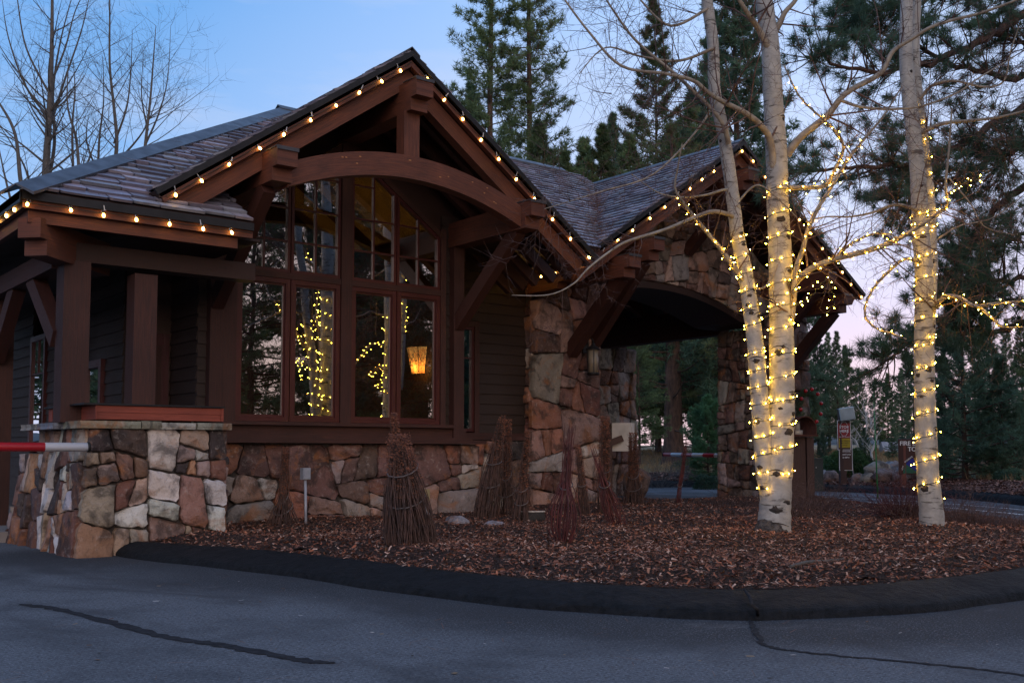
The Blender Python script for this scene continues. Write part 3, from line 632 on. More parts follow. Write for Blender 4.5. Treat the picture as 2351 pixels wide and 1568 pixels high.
mb = MB(); mb.box(4.35, 14.36, .13, 4.43, 14.46, 2.3); mb.box(4.35, 15.14, .13, 4.43, 15.24, 2.3); mb.box(4.35, 14.461, 2.2, 4.43, 15.139, 2.3); mb.box(4.39, 14.461, .13, 4.42, 14.55, 2.199); mb.box(4.39, 15.05, .13, 4.42, 15.139, 2.199); mb.box(4.39, 14.551, .13, 4.42, 15.049, .5); w = mb.build('door', M['frame'], LODGE); g = MB(); g.box(4.40, 14.55, .5, 4.406, 15.05, 2.19); g.build('pane', M['glass'], w)
siding('lap_siding_wall', (4.42, 15.24, 0), (0, -1, 0), (-1, 0, 0), .9, 2.3, 3.6, LODGE)
mb = MB(); mb.box(4.43, 13.61, .13, 5.03, 13.66, 3.6); mb.build('porch_wall', M['interior'], LODGE)
mb = MB(); mb.box(4.50, 13.56, .13, 4.98, 13.605, 2.6); d = mb.build('door', M['frame'], LODGE); g = MB(); 
for z0, z1 in ((.35, 1.1), (1.2, 2.45)): g.box(4.60, 13.55, z0, 4.88, 13.559, z1)
g.build('door_panel', M['trim'], d); kb = MB(); kb.ball((4.56, 13.53, 1.1), .03); kb.build('handle', M['steel'], d)
# ---- interior shell of the bay
mb = MB(); mb.extrude([(5.0, 16.5, 3.55), (9.0, 16.5, 3.55), (9.0, 16.5, 4.65), (GX, 16.5, 6.0), (5.0, 16.5, 4.6)], (0, .05, 0)); mb.build('interior_wall', M['interior'], LODGE)
mb = MB(); mb.box(9.0, 12.75, .1, 9.06, 16.5, 4.4); mb.build('interior_wall', M['rustwall'], LODGE)
mb = MB(); mb.box(5.0, 16.4, .1, 9.0, 16.49, 3.6); mb.box(5.04, 13.6, .1, 5.1, 16.5, 4.4); mb.box(5.0, 12.75, .05, 9.0, 16.5, .1); mb.build('interior_wall', M['interior'], LODGE)
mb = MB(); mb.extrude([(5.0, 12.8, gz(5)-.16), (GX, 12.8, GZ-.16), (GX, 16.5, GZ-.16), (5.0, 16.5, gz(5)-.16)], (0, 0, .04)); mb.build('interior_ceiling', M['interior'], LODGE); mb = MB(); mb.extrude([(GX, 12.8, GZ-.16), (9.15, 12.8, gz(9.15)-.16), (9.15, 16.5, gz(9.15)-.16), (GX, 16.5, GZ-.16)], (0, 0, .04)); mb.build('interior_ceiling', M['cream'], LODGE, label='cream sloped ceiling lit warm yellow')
mb = MB(); mb.box(5.0, 12.705, .1, 9.1, 12.78, 1.458); mb.build('bay_wall', M['interior'], LODGE); mb = MB(); mb.beam((8.9, 14.9, 4.35), (GX, 14.9, 5.62), .12, .16); mb.beam((5.1, 15.9, 3.9), (8.98, 15.9, 3.9), .2, .4); mb.build('interior_beam', M['darkbeam'], LODGE)
# ---- portico: stone gable wall, piers, arch, lintel, braces
FY, BYp = 13.43, 14.64
arch = lambda x: 4.20-.079*(x-14.1)**2 if x < 16.5 else 3.75
def fclamp(p):
    x, y = p[0]+11.05, p[1]
    if 12.55 < x < 17.2 and y < arch(x)+.0: return (p[0], arch(x))
    return p
top = [(0, 2.0), (7.55, 2.0), (7.55, pz(18.6)-.36), (PX_-11.05, PZ_-.36), (0, pz(11.05)-.36)]
mb = MB()
mp_ = wallmap((11.05, FY, 0), (1, 0, 0), (0, -1, 0), .06, 2.2)
rubble(mb, mp_, [(1.5, 3.5), (7.55, 3.5), (7.55, pz(18.6)-.33), (PX_-11.05, PZ_-.33), (1.5, pz(12.55)-.33)], 51, .18, .36, DARKST+PINK[:4], .05, 1.05, fclamp)
gw_ = mb.build('stone_gable', M['stone'], LODGE)
mm = MB(); xs = [12.55+(17.2-12.55)*k/24 for k in range(25)]
mm.extrude([(x, FY+.012, arch(x)+.01) for x in xs]+[(18.55, FY+.012, 3.8), (18.55, FY+.012, pz(18.55)-.34), (PX_, FY+.012, PZ_-.34), (11.07, FY+.012, pz(11.07)-.34), (11.07, FY+.012, 3.5)], (0, BYp-FY-.1, 0)); mm.build('mortar', M['mortar'], gw_)
mb = MB()
for xa, xb in zip(xs, xs[1:]):
    mb.hexa([(xa, FY-.02, arch(xa)-.13), (xa, BYp, arch(xa)-.13), (xa, BYp, arch(xa)), (xa, FY-.02, arch(xa)), (xb, FY-.02, arch(xb)-.13), (xb, BYp, arch(xb)-.13), (xb, BYp, arch(xb)), (xb, FY-.02, arch(xb))])
mb.build('arch_lining', M['soffit'], LODGE)
def pier(x0, x1, y0, y1, H, pal, seed, faces, bat=.07, feat=(), rm=(.20, .46)):
    mb = MB()
    if 'F' in faces: rubble(mb, wallmap((x0, y0, 0), (1, 0, 0), (0, -1, 0), bat, 2.2), [(-bat-.03, 0), (x1-x0+.03, 0), (x1-x0+.03, H), (-.03, H)], seed, rm[0], rm[1], pal, .06, 1.0, feat=feat)
    if 'L' in faces: rubble(mb, wallmap((x0, y1, 0), (0, -1, 0), (-1, 0, 0), bat, 2.2), [(0, 0), (y1-y0, 0), (y1-y0, H), (0, H)], seed+1, rm[0], rm[1]*.9, pal, .05, 1.0)
    if 'R' in faces: rubble(mb, wallmap((x1, y0, 0), (0, 1, 0), (1, 0, 0), bat, 2.2), [(0, 0), (y1-y0, 0), (y1-y0, H), (0, H)], seed+2, rm[0], rm[1]*.9, pal, .05, 1.0)
    o = mb.build('stone_pier', M['stone'], LODGE); m = MB(); m.box(x0+.012, y0+.012, -.1, x1-.012, y1-.012, H); m.build('mortar', M['mortar'], o)
pier(11.10, 12.55, FY, BYp, 4.13, PINK+[(.09, .04, .03), (.28, .17, .14)], 61, 'FLR', .10, ((.35, .95, .5), (1.0, 1.6, .55), (.3, 1.9, .5), (.4, 3.2, .4)))
pier(17.20, 18.60, FY, BYp, 3.58, DARKST, 65, 'FLR', .06, rm=(.14, .32))
pier(17.20, 18.45, 18.4, 19.6, 3.60, DARKST, 68, 'FLR', .12)
pier(12.45, 13.2, 18.9, 19.8, 3.60, DARKST, 71, 'FL', .06)
mb = MB(); mb.box(17.22, BYp-.05, 3.545, 17.50, 20.0, 4.15); mb.build('lintel', M['darkbeam'], LODGE); mb = MB(); mb.box(12.45, 18.7, 3.56, 18.5, 19.0, 4.15); mb.build('lintel', M['darkbeam'], LODGE)
for y in (15.0, 15.9, 16.8, 17.7, 18.5):
    for s in (-1, 1):
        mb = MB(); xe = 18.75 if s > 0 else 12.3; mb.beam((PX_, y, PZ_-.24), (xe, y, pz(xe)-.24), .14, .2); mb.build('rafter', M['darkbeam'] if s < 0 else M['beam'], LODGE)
for y in (12.7,): rafters(PX_, 11.0, pz, (y,)); rafters(PX_, 18.4, pz, (y,))
for x, zt, zb, w in ((11.856, 4.21, 3.86, .26), (12.42, 4.56, 4.20, .24), (14.87, 6.12, 5.75, .28), (17.18, 4.50, 4.18, .24), (17.70, 4.12, 3.78, .26)): purlin(x, zt, zb, w, 11.78, 13.44)
brace((11.9, 13.40, 2.75), (11.9, 12.15, 3.90), .22, .18); brace((12.44, 13.40, 2.95), (12.44, 12.15, 4.22), .2, .16); brace((14.86, 13.38, 4.85), (14.86, 12.2, 5.8), .2, .16); brace((17.2, 13.40, 2.95), (17.2, 12.15, 4.2), .2, .16); brace((17.75, 13.40, 2.6), (17.75, 12.15, 3.82), .22, .18)
# ================================================================= LOW STONE WALL WITH SHELF
LW = thing('low_stone_wall', (3.9, 11.2, 0), 'waist-high multicoloured stone wall with flagstone cap and red wooden shelf, at the left corner', 'stone wall')
mb = MB()
rubble(mb, wallmap((3.24, 10.97, -.06), (1, 0, 0), (0, -1, 0), .03, 1.36), [(-.15, 0), (1.44, 0), (1.44, 1.36), (-.03, 1.36)], 81, .13, .31, WARM, .06, .95, feat=((1.08, .42, .42), (.48, .85, .32), (.80, .55, .26), (1.1, 1.0, .30), (.3, .35, .26)))
rubble(mb, wallmap((3.24, 12.70, -.06), (0, -1, 0), (-1, 0, 0), .12, 1.36), [(0, 0), (1.73, 0), (1.73, 1.36), (0, 1.36)], 83, .12, .30, WARM, .06, .8)
rubble(mb, wallmap((3.22, 13.50, -.06), (0, -1, 0), (-1, 0, 0), .16, 1.1), [(0, 0), (.8, 0), (.8, 1.1), (0, 1.1)], 84, .12, .28, WARM, .06, .8)
rubble(mb, wallmap((4.66, 10.97, -.06), (0, 1, 0), (1, 0, 0), .03, 1.36), [(0, 0), (1.4, 0), (1.4, 1.36), (0, 1.36)], 85, .14, .30, WARM, .05, .95)
sw = mb.build('wall_face', M['stone'], LW)
mm = MB(); mm.box(3.252, 10.982, -.2, 4.648, 12.4, 1.295); mm.box(3.252, 12.4, -.2, 4.3, 12.70, 1.295); mm.box(3.23, 12.70, -.2, 4.2, 13.49, 1.04); mm.build('mortar', M['mortar'], sw)
rng = random.Random(5)
def slab(x0, y0, x1, y1, z, t, col, parent):
    mb = MB(); n = 5; out = []
    for (ax, ay), (bx, by) in (((x0, y0), (x1, y0)), ((x1, y0), (x1, y1)), ((x1, y1), (x0, y1)), ((x0, y1), (x0, y0))):
        for k in range(n):
            s = k/n; out.append((ax+(bx-ax)*s+rng.uniform(-.012, .012), ay+(by-ay)*s+rng.uniform(-.018, .018)))
    m = len(out); lo = mb.add([(p[0]+rng.uniform(-.005, .005), p[1], z) for p in out]); mid = mb.add([(p[0]+(.008 if p[0] < x0+.1 else 0), p[1]-.008, z+t*.5) for p in out]); hi = mb.add([(p[0], p[1], z+t) for p in out])
    for a, b in ((lo, mid), (mid, hi)):
        for k in range(m): mb.face([a+k, a+(k+1) % m, b+(k+1) % m, b+k], None, 0, col)
    mb.face([hi+k for k in range(m)], None, 0, col); mb.face([lo+k for k in range(m)][::-1], None, 0, col); mb.build('cap_stone', M['stone'], parent)
for x0, x1, c in ((3.10, 3.72, (.20, .20, .15)), (3.73, 3.92, (.17, .16, .12)), (3.93, 4.30, (.33, .32, .28)), (4.31, 4.70, (.22, .22, .18))): slab(x0, 10.86, x1, 11.5, 1.292, rng.uniform(.06, .085), c, LW)
for y0, y1, c in ((11.52, 12.1, (.16, .18, .22)), (12.11, 12.72, (.25, .24, .22))): slab(3.0, y0, 3.6, y1, 1.292, .065, c, LW)
mb = MB(); mb.box(3.29, 10.93, 1.385, 4.60, 10.97, 1.455); mb.box(3.29, 10.925, 1.457, 4.60, 10.97, 1.525); mb.box(3.27, 10.92, 1.383, 3.288, 11.6, 1.527); mb.box(4.602, 10.92, 1.383, 4.63, 11.6, 1.527); mb.box(3.29, 11.6, 1.385, 4.60, 11.64, 1.525)
sh = mb.build('wooden_shelf', M['redwood'], LW); t = MB(); t.box(3.15, 10.90, 1.53, 4.64, 12.4, 1.548); t.build('shelf_top', M['black'], sh)
mb = MB(); mb.box(3.19, 12.2, 1.385, 3.30, 12.34, 1.525); mb.box(3.19, 11.65, 1.385, 3.22, 12.198, 1.41); mb.build('wooden_shelf', M['redwood'], LW)
for x, y in ((3.75, 11.05), (4.33, 11.05), (3.3, 12.0)):
    mb = MB(); mb.tube([(x, y, 1.355), (x, y, 1.385)], .012, 8); mb.tube([(x, y, 1.355), (x, y, 1.363)], .025, 8); mb.build('standoff', M['steel'], LW)
# porch slab
mb = MB(); mb.box(2.55, 13.3, -.05, 5.0, 20, .125); mb.build('porch_slab', M['concrete'], kind='structure')
# ================================================================= BARRIER ARMS
def barrier(a, b, r, label, cap_=True, w0=.0):
    a, b = Vector(a), Vector(b); t = thing('barrier_gate', tuple(a), label, 'barrier arm'); mb = MB(); mb.tube([a, b], r, 16, v0=w0); mb.build('arm', M['stripe'], t)
    d = (b-a).normalized(); mb = MB(); mb.tube([a-d*.025, a-d*.001], r*1.12, 16); mb.build('end_cap', M['black'], t); return t
barrier((3.16, 10.80, 1.10), (-1.6, 10.80, 1.10), .045, 'red and white striped barrier arm beside the low stone wall', w0=.46)
a, b = at(1525, 1043, 26.5), at(1690, 1046.5, 24.0); barrier(a, b, .048, 'red and white striped barrier arm seen through the stone archway', w0=.1)
p = b; t = thing('barrier_post', (p.x+.1, p.y-.2, 0), 'dark barrier machine post behind the right stone pier', 'barrier post'); mb = MB(); mb.box(p.x-.05, p.y-.35, 0, p.x+.3, p.y+.0, 1.15); mb.box(p.x-.02, p.y-.32, 1.151, p.x+.27, p.y-.03, 1.2); mb.build('cabinet', M['green'], t)
# ================================================================= LANTERNS, SCONCE
def lantern(loc, nd, label, s=1.0):
    x, y, z = loc; nx, ny = nd; t = thing('wall_lantern', (x, y, z), label, 'lantern'); L = lambda a, h: (x+nx*a*s, y+ny*a*s, z+h*s)
    mb = MB(); mb.beam(L(.0, .28), L(.03, .28), .14*s, .26*s); mb.tube([L(.02, .33), L(.10, .42), L(.2, .40), L(.22, .34)], .013*s, 6); mb.build('bracket', M['black'], t)
    c = L(.22, 0); mb = MB(); mb.tube([(c[0], c[1], z+h*s) for h in (.33, .31, .27, .20, .195)], [.012*s, .03*s, .05*s, .145*s, .145*s], 12, sm=False); mb.ball((c[0], c[1], z+.345*s), .02*s); mb.build('hood', M['black'], t)
    mb = MB(); mb.tube([(c[0], c[1], z-.22*s), (c[0], c[1], z+.19*s)], [.088*s, .098*s], 14); mb.build('glass_body', M['lampglass'], t)
    mb = MB(); mb.tube([(c[0], c[1], z-.26*s), (c[0], c[1], z-.22*s)], .115*s, 14)
    for k in range(5):
        a = k*math.tau/5+.3; mb.beam((c[0]+math.cos(a)*.105*s, c[1]+math.sin(a)*.105*s, z-.22*s), (c[0]+math.cos(a)*.115*s, c[1]+math.sin(a)*.115*s, z+.19*s), .02*s, .008*s, (math.cos(a), math.sin(a), 0))
    mb.build('cage', M['black'], t)
lantern((12.22, 13.38, 2.62), (0, -1), 'black iron lantern with pale glass on the left stone pier of the archway', .95)
lantern((4.36, 15.4, 2.45), (-1, 0), 'black lantern beside the porch door behind the thick timber post', .8)
t = thing('wall_sconce', (8.9, 13.45, 2.5), 'glowing amber wall sconce with tree silhouettes, seen inside the bay window', 'lamp')
cx, cy, cz = 8.93, 13.55, 2.46
def sc_pt(a, h): r = .13+.085*h/.42; return (cx+math.cos(a)*r, cy+math.sin(a)*r, cz+h-.21)
mb = MB(); A = [R(95+k*17) for k in range(11)]
for a, b in zip(A, A[1:]): mb.poly([sc_pt(a, 0), sc_pt(b, 0), sc_pt(b, .42), sc_pt(a, .42)])
mb.build('shade', M['mica'], t)
mb = MB(); mb.tube([sc_pt(a, .42) for a in A], .007, 5); mb.tube([sc_pt(a, 0) for a in A], .009, 5)
for a0 in (R(95), R(170), R(225), R(265)): mb.tube([Vector(sc_pt(a0, 0))+Vector((0, 0, 0)), sc_pt(a0, .42)], .006, 5)
rr = random.Random(3)
for a0 in (R(150), R(185), R(215), R(245)):
    def br(a, h, da, dh, n):
        q = [sc_pt(a+da*k/4, h+dh*k/4) for k in range(5)]; mb.tube([Vector(p)+Vector((math.cos(a), math.sin(a), 0))*.003 for p in q], .0035*(1.6 if n > 1 else 1), 4)
        if n: br(a+da*.6, h+dh*.6, da+.35*rr.uniform(.5, 1), dh*.45, n-1); br(a+da*.6, h+dh*.6, da-.35*rr.uniform(.5, 1), dh*.42, n-1)
    br(a0, 0, rr.uniform(-.1, .1), .30, 1)
mb.build('silhouette', M['black'], t)
l = bpy.data.lights.new('sconce_bulb', 'POINT'); l.energy = 4.5; l.color = (1, .5, .13); l.shadow_soft_size = .04; lo = bpy.data.objects.new('sconce_bulb', l); COL.objects.link(lo); lo.location = (-.04, .08, -.14); lo.parent = t
t = thing('added_uplight', (6.6, 14.6, .1), 'floor lamp inside the bay room, below sill height, lighting the ceiling', 'lamp')  # lamp added out of sight below the sill to warm the ceiling
mb = MB(); mb.ball((6.6, 14.6, 1.15), .05, 10, 8); mb.build('added_uplight_globe', M['bulb'], t); mb = MB(); mb.tube([(6.6, 14.6, .1), (6.6, 14.6, 1.08)], .012, 6); mb.tube([(6.6, 14.6, .1), (6.6, 14.6, .13)], .14, 14); mb.build('stand', M['black'], t)  # globe and stand of the added, unseen uplight
l = bpy.data.lights.new('added_uplight_lamp', 'POINT'); l.energy = 60; l.color = (1, .56, .15); l.shadow_soft_size = .08; lo = bpy.data.objects.new('added_uplight_lamp', l); COL.objects.link(lo); lo.location = (0, 0, 1.16); lo.parent = t  # point light of the added, unseen uplight
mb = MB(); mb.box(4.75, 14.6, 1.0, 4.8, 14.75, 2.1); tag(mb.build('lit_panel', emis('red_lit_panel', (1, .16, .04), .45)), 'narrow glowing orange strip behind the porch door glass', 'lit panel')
# ================================================================= ROOF STRING LIGHTS
blb = MB(); blb.ball((0, 0, -.026), .0155, 10, 8, sz=1.45); BULB = None
sck = MB(); sck.tube([(0, 0, .0), (0, 0, .03)], .011, 7); clp = MB(); clp.box(-.022, -.004, .02, -.014, .004, .075); clp.box(-.030, -.004, .02, .012, .004, .028); clp.box(.004, -.004, -.005, .012, .004, .028)
def proto(mbx, name, m):
    o = mbx.build(name, m); me = o.data; bpy.data.objects.remove(o); return me
ME_B, ME_S, ME_C = proto(blb, 'bulb', M['bulb']), proto(sck, 'socket', M['cord']), proto(clp, 'clip', M['plastic'])
def sub(name, me, parent, loc=(0, 0, 0), rot=(0, 0, 0)):
    o = bpy.data.objects.new(name, me); COL.objects.link(o); o.parent = parent; o.location = loc; o.rotation_euler = rot; return o
def roof_string(path, spacing, label, seed, out=(0, -1, 0), start=.12):
    rng = random.Random(seed); path = [Vector(p) for p in path]; t = thing('roof_light_string', tuple(path[0]), label, 'string lights', 'large-bulb light strings along the roof edges')
    L = 0; nxt = start; out = Vector(out); cordp = []
    for a, b in zip(path, path[1:]):
        d = (b-a); l = d.length; m = max(2, int(l/.12))
        for k in range(m): cordp.append(a+d*k/m+out*.01+Vector((0, 0, rng.uniform(-.012, .004))))
        while nxt < L+l:
            p = a+d*((nxt-L)/l)+out*.022+Vector((0, 0, -.008)); off = p-path[0]
            o = sub('bulb', ME_B, t, off, (rng.uniform(-.5, .7), rng.uniform(-.7, .3), rng.uniform(0, 6))); sub('socket', ME_S, o); sub('clip', ME_C, o)
            nxt += spacing*rng.uniform(.86, 1.12)
        L += l
    mb = MB(); mb.tube(cordp+[path[-1]+out*.01], .004, 4); mb.build('cord', M['cord'], t)
ez = EZ-.11
roof_string([(HX0+.02, 12.6, ez), (HX0+.02, EY+.02, ez), (4.93, EY+.02, ez)], .37, 'warm bulb string along the low left eave above the porch', 1, start=.35)
roof_string([(xl+.12, GY, gz(xl+.12)-.14), (GX, GY, GZ-.13)], .375, 'warm bulb string climbing the left slope of the main gable', 2)
roof_string([(GX+.12, GY, GZ-.21), (xr-.02, GY, gz(xr-.02)-.14)], .375, 'warm bulb string running down the right slope of the main gable', 3)
roof_string([(10.85, PY_, pz(10.85)-.13), (PX_, PY_, PZ_-.12)], .42, 'warm bulb string on the left slope of the entrance archway gable', 4)
roof_string([(PX_+.15, PY_, PZ_-.22), (PX_+pr, PY_, pz(PX_+pr)-.13)], .42, 'warm bulb string on the right slope of the entrance archway gable, behind the aspen trunks', 5)
roof_string([(10.74, 13.5, pz(10.76)-.10), (10.74, 12.1, pz(10.76)-.10)], .30, 'short warm bulb string on the small eave left of the stone pier', 6, out=(-1, 0, 0))
# ================================================================= SMALL THINGS IN THE BED
def zbed(x, y): return .16
t = thing('conduit_box', (5.97, 11.55, .1), 'small pale grey electrical box on a thin conduit in front of the stone base', 'electrical box')
mb = MB(); mb.tube([(5.97, 11.55, .05), (5.95, 11.55, .72)], .017, 10); mb.build('conduit', M['grey'], t); mb = MB(); mb.beam((5.95, 11.55, .72), (5.95, 11.55, .86), .10, .08, (0, 1, 0)); bx = mb.build('box', M['grey'], t); mb = MB(); mb.beam((5.95, 11.502, .73), (5.95, 11.502, .85), .085, .008, (0, 1, 0)); mb.build('lid', M['grey'], bx)
t = thing('outlet_box', (8.3, 12.44, .5), 'tan outlet box with bent white pipe fixed low on the stone base', 'electrical box')
p = at(1009, 1140, at(1009, 1140, 1).y and 15.0); p = Vector((8.27, 12.44, .36))
mb = MB(); mb.box(p.x-.05, p.y-.07, p.z, p.x+.05, p.y+.02, p.z+.17); mb.build('box', paint('tan_box', (.3, .25, .13)), t); mb = MB(); mb.tube([p+Vector((0, -.03, 0)), p+Vector((0, -.03, -.1)), p+Vector((.03, -.05, -.17)), p+Vector((.1, -.06, -.21)), p+Vector((.25, -.06, -.22))], .018, 8); mb.build('pipe', M['grey'], t)
t = thing('ground_spotlight', (8.74, 10.6, .15), 'small black in-bed floodlight with bright rim lying on the mulch', 'floodlight')
p = Vector((8.74, 10.6, .16)); mb = MB(); mb.beam(p+Vector((-.13, .08, .06)), p+Vector((.13, -.08, .06)), .12, .11); mb.build('housing', M['black'], t); mb = MB(); mb.beam(p+Vector((-.135, .083, .121)), p+Vector((.135, -.083, .121)), .13, .012); mb.build('rim', M['steel'], t); mb = MB(); mb.tube([p+Vector((0, 0, -.05)), p+Vector((0, 0, .0))], .02, 8); mb.build('stake', M['black'], t)
def rock(p, r, col, label, seed, name='rock', group=None, sz=.55, cat='rock', par=None):
    rng = random.Random(seed); mb = MB(); mb.ball(Vector(p)+Vector((0, 0, r*sz*.4)), r, 12, 8, sx=rng.uniform(.9, 1.3), sy=rng.uniform(.7, 1), sz=sz, jit=.16, rng=rng); mb.c = [col]*len(mb.f)
    return tag(mb.build(name, M['stone']), label, cat, group)
rock((7.42, 10.45, .15), .17, (.24, .23, .25), 'largest grey rock of the cluster right of the big stem bundle', 1); rock((7.75, 10.15, .13), .12, (.27, .25, .28), 'grey rock in front of the largest one in the mulch', 2); rock((7.95, 10.7, .13), .13, (.23, .22, .25), 'flat grey rock behind the cluster in the mulch', 3, sz=.25); rock((6.95, 10.35, .12), .09, (.2, .19, .2), 'small half-buried grey rock at the foot of the big stem bundle', 4, sz=.4)
# white machine on post under the arch
P0 = at(1400, 1145, 20.0); t = thing('gate_control_box', (P0.x, P0.y, 0), 'pale upright metal box on a brown post arm beside the archway pier', 'control box')
r_ = Vector((math.cos(CTH), -math.sin(CTH), 0)); f_ = Vector((math.sin(CTH), math.cos(CTH), 0))
mb = MB(); mb.beam(P0.xy.to_3d(), P0.xy.to_3d()+Vector((0, 0, 1.30)), .10, .10, r_); mb.build('post', M['post'], t)
mb = MB(); mb.beam(P0.xy.to_3d()+Vector((0, 0, 1.22)), P0.xy.to_3d()+r_*.25+f_*.03+Vector((0, 0, 1.32)), .10, .12); mb.build('arm', M['post'], t)
c = P0.xy.to_3d()+r_*.26+f_*.12+Vector((0, 0, 1.34)); mb = MB(); mb.beam(c-Vector((0, 0, .27)), c+Vector((0, 0, .27)), .36, .17, r_*.4+f_*.9); mb.build('cabinet', M['white'], t); mb = MB(); mb.beam(c-Vector((0, 0, .27))+r_*.20, c+Vector((0, 0, .27))+r_*.20, .012, .19, r_*.4+f_*.9); mb.build('door', M['white'], t)
# arched hood kiosk
P0 = at(1838, 1148, 19.6); t = thing('card_reader_stand', (P0.x, P0.y, 0), 'brown stand with arched wooden hood over a card reader, right of the double aspen', 'card reader')
B = P0.xy.to_3d(); fc = (-f_*.85+r_*.35).normalized(); sd = Vector((-fc.y, fc.x, 0))
for k, (dx, w) in enumerate(((-.04, .26), (.17, .13))):
    mb = MB(); mb.beam(B+r_*dx+f_*(.0 if k == 0 else -.05), B+r_*dx+f_*(.0 if k == 0 else -.05)+Vector((0, 0, 1.33)), .13, w, r_); mb.build('post', M['post'], t)
hc = B+Vector((0, 0, 1.36))-r_*.04
mb = MB(); mb.beam(hc-sd*.28, hc+sd*.28, .5, .03); mb.build('shelf', M['beam'], t)
mb = MB()
for y0 in (-.22, -.10, .02, .14):
    pr = [(math.cos(math.pi*k/14)*.25, .14+math.sin(math.pi*k/14)*.22) for k in range(15)]; pr = [(.25, 0)]+pr+[(-.25, 0)]
    for (a0, b0), (a1, b1) in zip(pr, pr[1:]):
        q = [hc+sd*a0+fc*y0+Vector((0, 0, b0)), hc+sd*a0+fc*(y0+.11)+Vector((0, 0, b0)), hc+sd*a0*.94+fc*(y0+.11)+Vector((0, 0, b0*.94)), hc+sd*a0*.94+fc*y0+Vector((0, 0, b0*.94)), hc+sd*a1+fc*y0+Vector((0, 0, b1)), hc+sd*a1+fc*(y0+.11)+Vector((0, 0, b1)), hc+sd*a1*.94+fc*(y0+.11)+Vector((0, 0, b1*.94)), hc+sd*a1*.94+fc*y0+Vector((0, 0, b1*.94))]
        mb.hexa(q)
mb.build('arched_hood', M['beam'], t)
mb = MB(); mb.tube([hc+Vector((0, 0, .015)), hc+Vector((0, 0, .10))], .10, 14); mb.tube([hc+Vector((0, 0, .101)), hc+Vector((0, 0, .27))], [.055, .05], 14); mb.build('reader', M['white'], t)
# text helper
def text(s, size, c, right, up, m, parent, name='lettering', ext=.002):
    cu = bpy.data.curves.new(name, 'FONT'); cu.body = s; cu.size = size; cu.align_x = 'CENTER'; cu.align_y = 'CENTER'; cu.extrude = ext; cu.offset = size*.012
    o = bpy.data.objects.new('t', cu); COL.objects.link(o); bpy.context.view_layer.update(); dg = bpy.context.evaluated_depsgraph_get(); me = bpy.data.meshes.new_from_object(o.evaluated_get(dg)); bpy.data.objects.remove(o)
    right, up = Vector(right).normalized(), Vector(up).normalized(); n = right.cross(up); mt = Matrix((right, up, n)).transposed().to_4x4(); mt.translation = Vector(c)-origin_of(parent); me.transform(mt)
    me.materials.clear(); me.materials.append(m); o = bpy.data.objects.new(name, me); COL.objects.link(o); o.parent = parent; return o
def board(mb, c, right, w, h, t_, up=(0, 0, 1), mi=0):
    right, up = Vector(right).normalized(), Vector(up).normalized(); c = Vector(c); n = right.cross(up); P = []
    mb.hexa([c-right*w/2-up*h/2, c-right*w/2-up*h/2-n*t_, c-right*w/2+up*h/2-n*t_, c-right*w/2+up*h/2, c+right*w/2-up*h/2, c+right*w/2-up*h/2-n*t_, c+right*w/2+up*h/2-n*t_, c+right*w/2+up*h/2], mi)
# stop here sign
T = 28.5; B = ground(1934, T); t = thing('gate_sign_post', tuple(B), 'brown post with a round-cornered pale reader and two narrow signs, one reading STOP HERE', 'sign post')
px = T/CF
mb = MB(); mb.beam(B, B+Vector((0, 0, 1.05+98*px)), .17, .17, f_); mb.build('post', M['post'], t); mb = MB(); mb.beam(B+Vector((0, 0, 1.05+98*px)), B+Vector((0, 0, 1.05+99.5*px)), .19, .19, f_); mb.build('cap', M['grey'], t)
fr = (r_*.97-f_*.22).normalized(); nn = fr.cross(Vector((0, 0, 1)))
def spt(u, v, off=.1): p = ground(u, T)+Vector((0, 0, 1.05+(1038-v)*px)); return p+nn*off
mb = MB(); c = spt(1938, 999, .10); board(mb, c, fr, .32, .78, .02); s1 = mb.build('sign_panel', M['brownsign'], t, label='upper sign reading STOP HERE above a yellow field')
mb = MB(); board(mb, c+nn*-.003, fr, .345, .805, .015); mb.build('sign_edge', M['letter'], s1)
mb = MB(); board(mb, spt(1938, 989, .104), fr, .318, .40, .003); mb.build('red_field', M['redpaint'], s1); mb = MB(); board(mb, spt(1939, 1017, .104), fr, .30, .25, .003); mb.build('yellow_field', M['yellow'], s1)
oc = [spt(1938, 985, .108)+fr*math.cos(R(22.5+45*k))*.135*.85+Vector((0, 0, math.sin(R(22.5+45*k))*.20)) for k in range(8)]; mb = MB(); mb.tube(oc+[oc[0]], .005, 4); mb.build('octagon_outline', M['letter'], s1)
text('STOP', .10, spt(1938, 981, .11), fr, (0, 0, 1), M['letter'], s1); text('HERE', .10, spt(1938, 990, .11), fr, (0, 0, 1), M['letter'], s1); text('AND WAIT FOR GATE', .028, spt(1938.5, 1003, .11), fr, (0, 0, 1), M['letter'], s1)
for k, w in enumerate(('ONE VEHICLE', 'PER GATE', 'CYCLE')): text(w, .045, spt(1939, 1012+5*k, .11), fr, (0, 0, 1), M['black'], s1)
c = spt(1941, 1044, .10); mb = MB(); board(mb, c, fr, .32, .82, .02); s2 = mb.build('sign_panel', M['brownsign'], t, label='lower brown sign with small white lines of text'); mb = MB(); board(mb, c-nn*.003, fr, .345, .845, .015); mb.build('sign_edge', M['letter'], s2)
for k, w in enumerate(('Community', 'Speed Limit', '25 MPH')): text(w, .055, spt(1941, 1036+7*k, .105), fr, (0, 0, 1), M['letter'], s2)
mb = MB(); c = spt(1945, 951, .26); R_ = Matrix.Rotation(R(-8), 3, f_); rt = R_ @ fr; board(mb, c, rt, .40, .36, .07, R_ @ Vector((0, 0, 1))); o = mb.build('reader', M['reader'], t); bm_ = o.modifiers.new('b', 'BEVEL'); bm_.width = .07; bm_.segments = 4; bm_.limit_method = 'NONE'
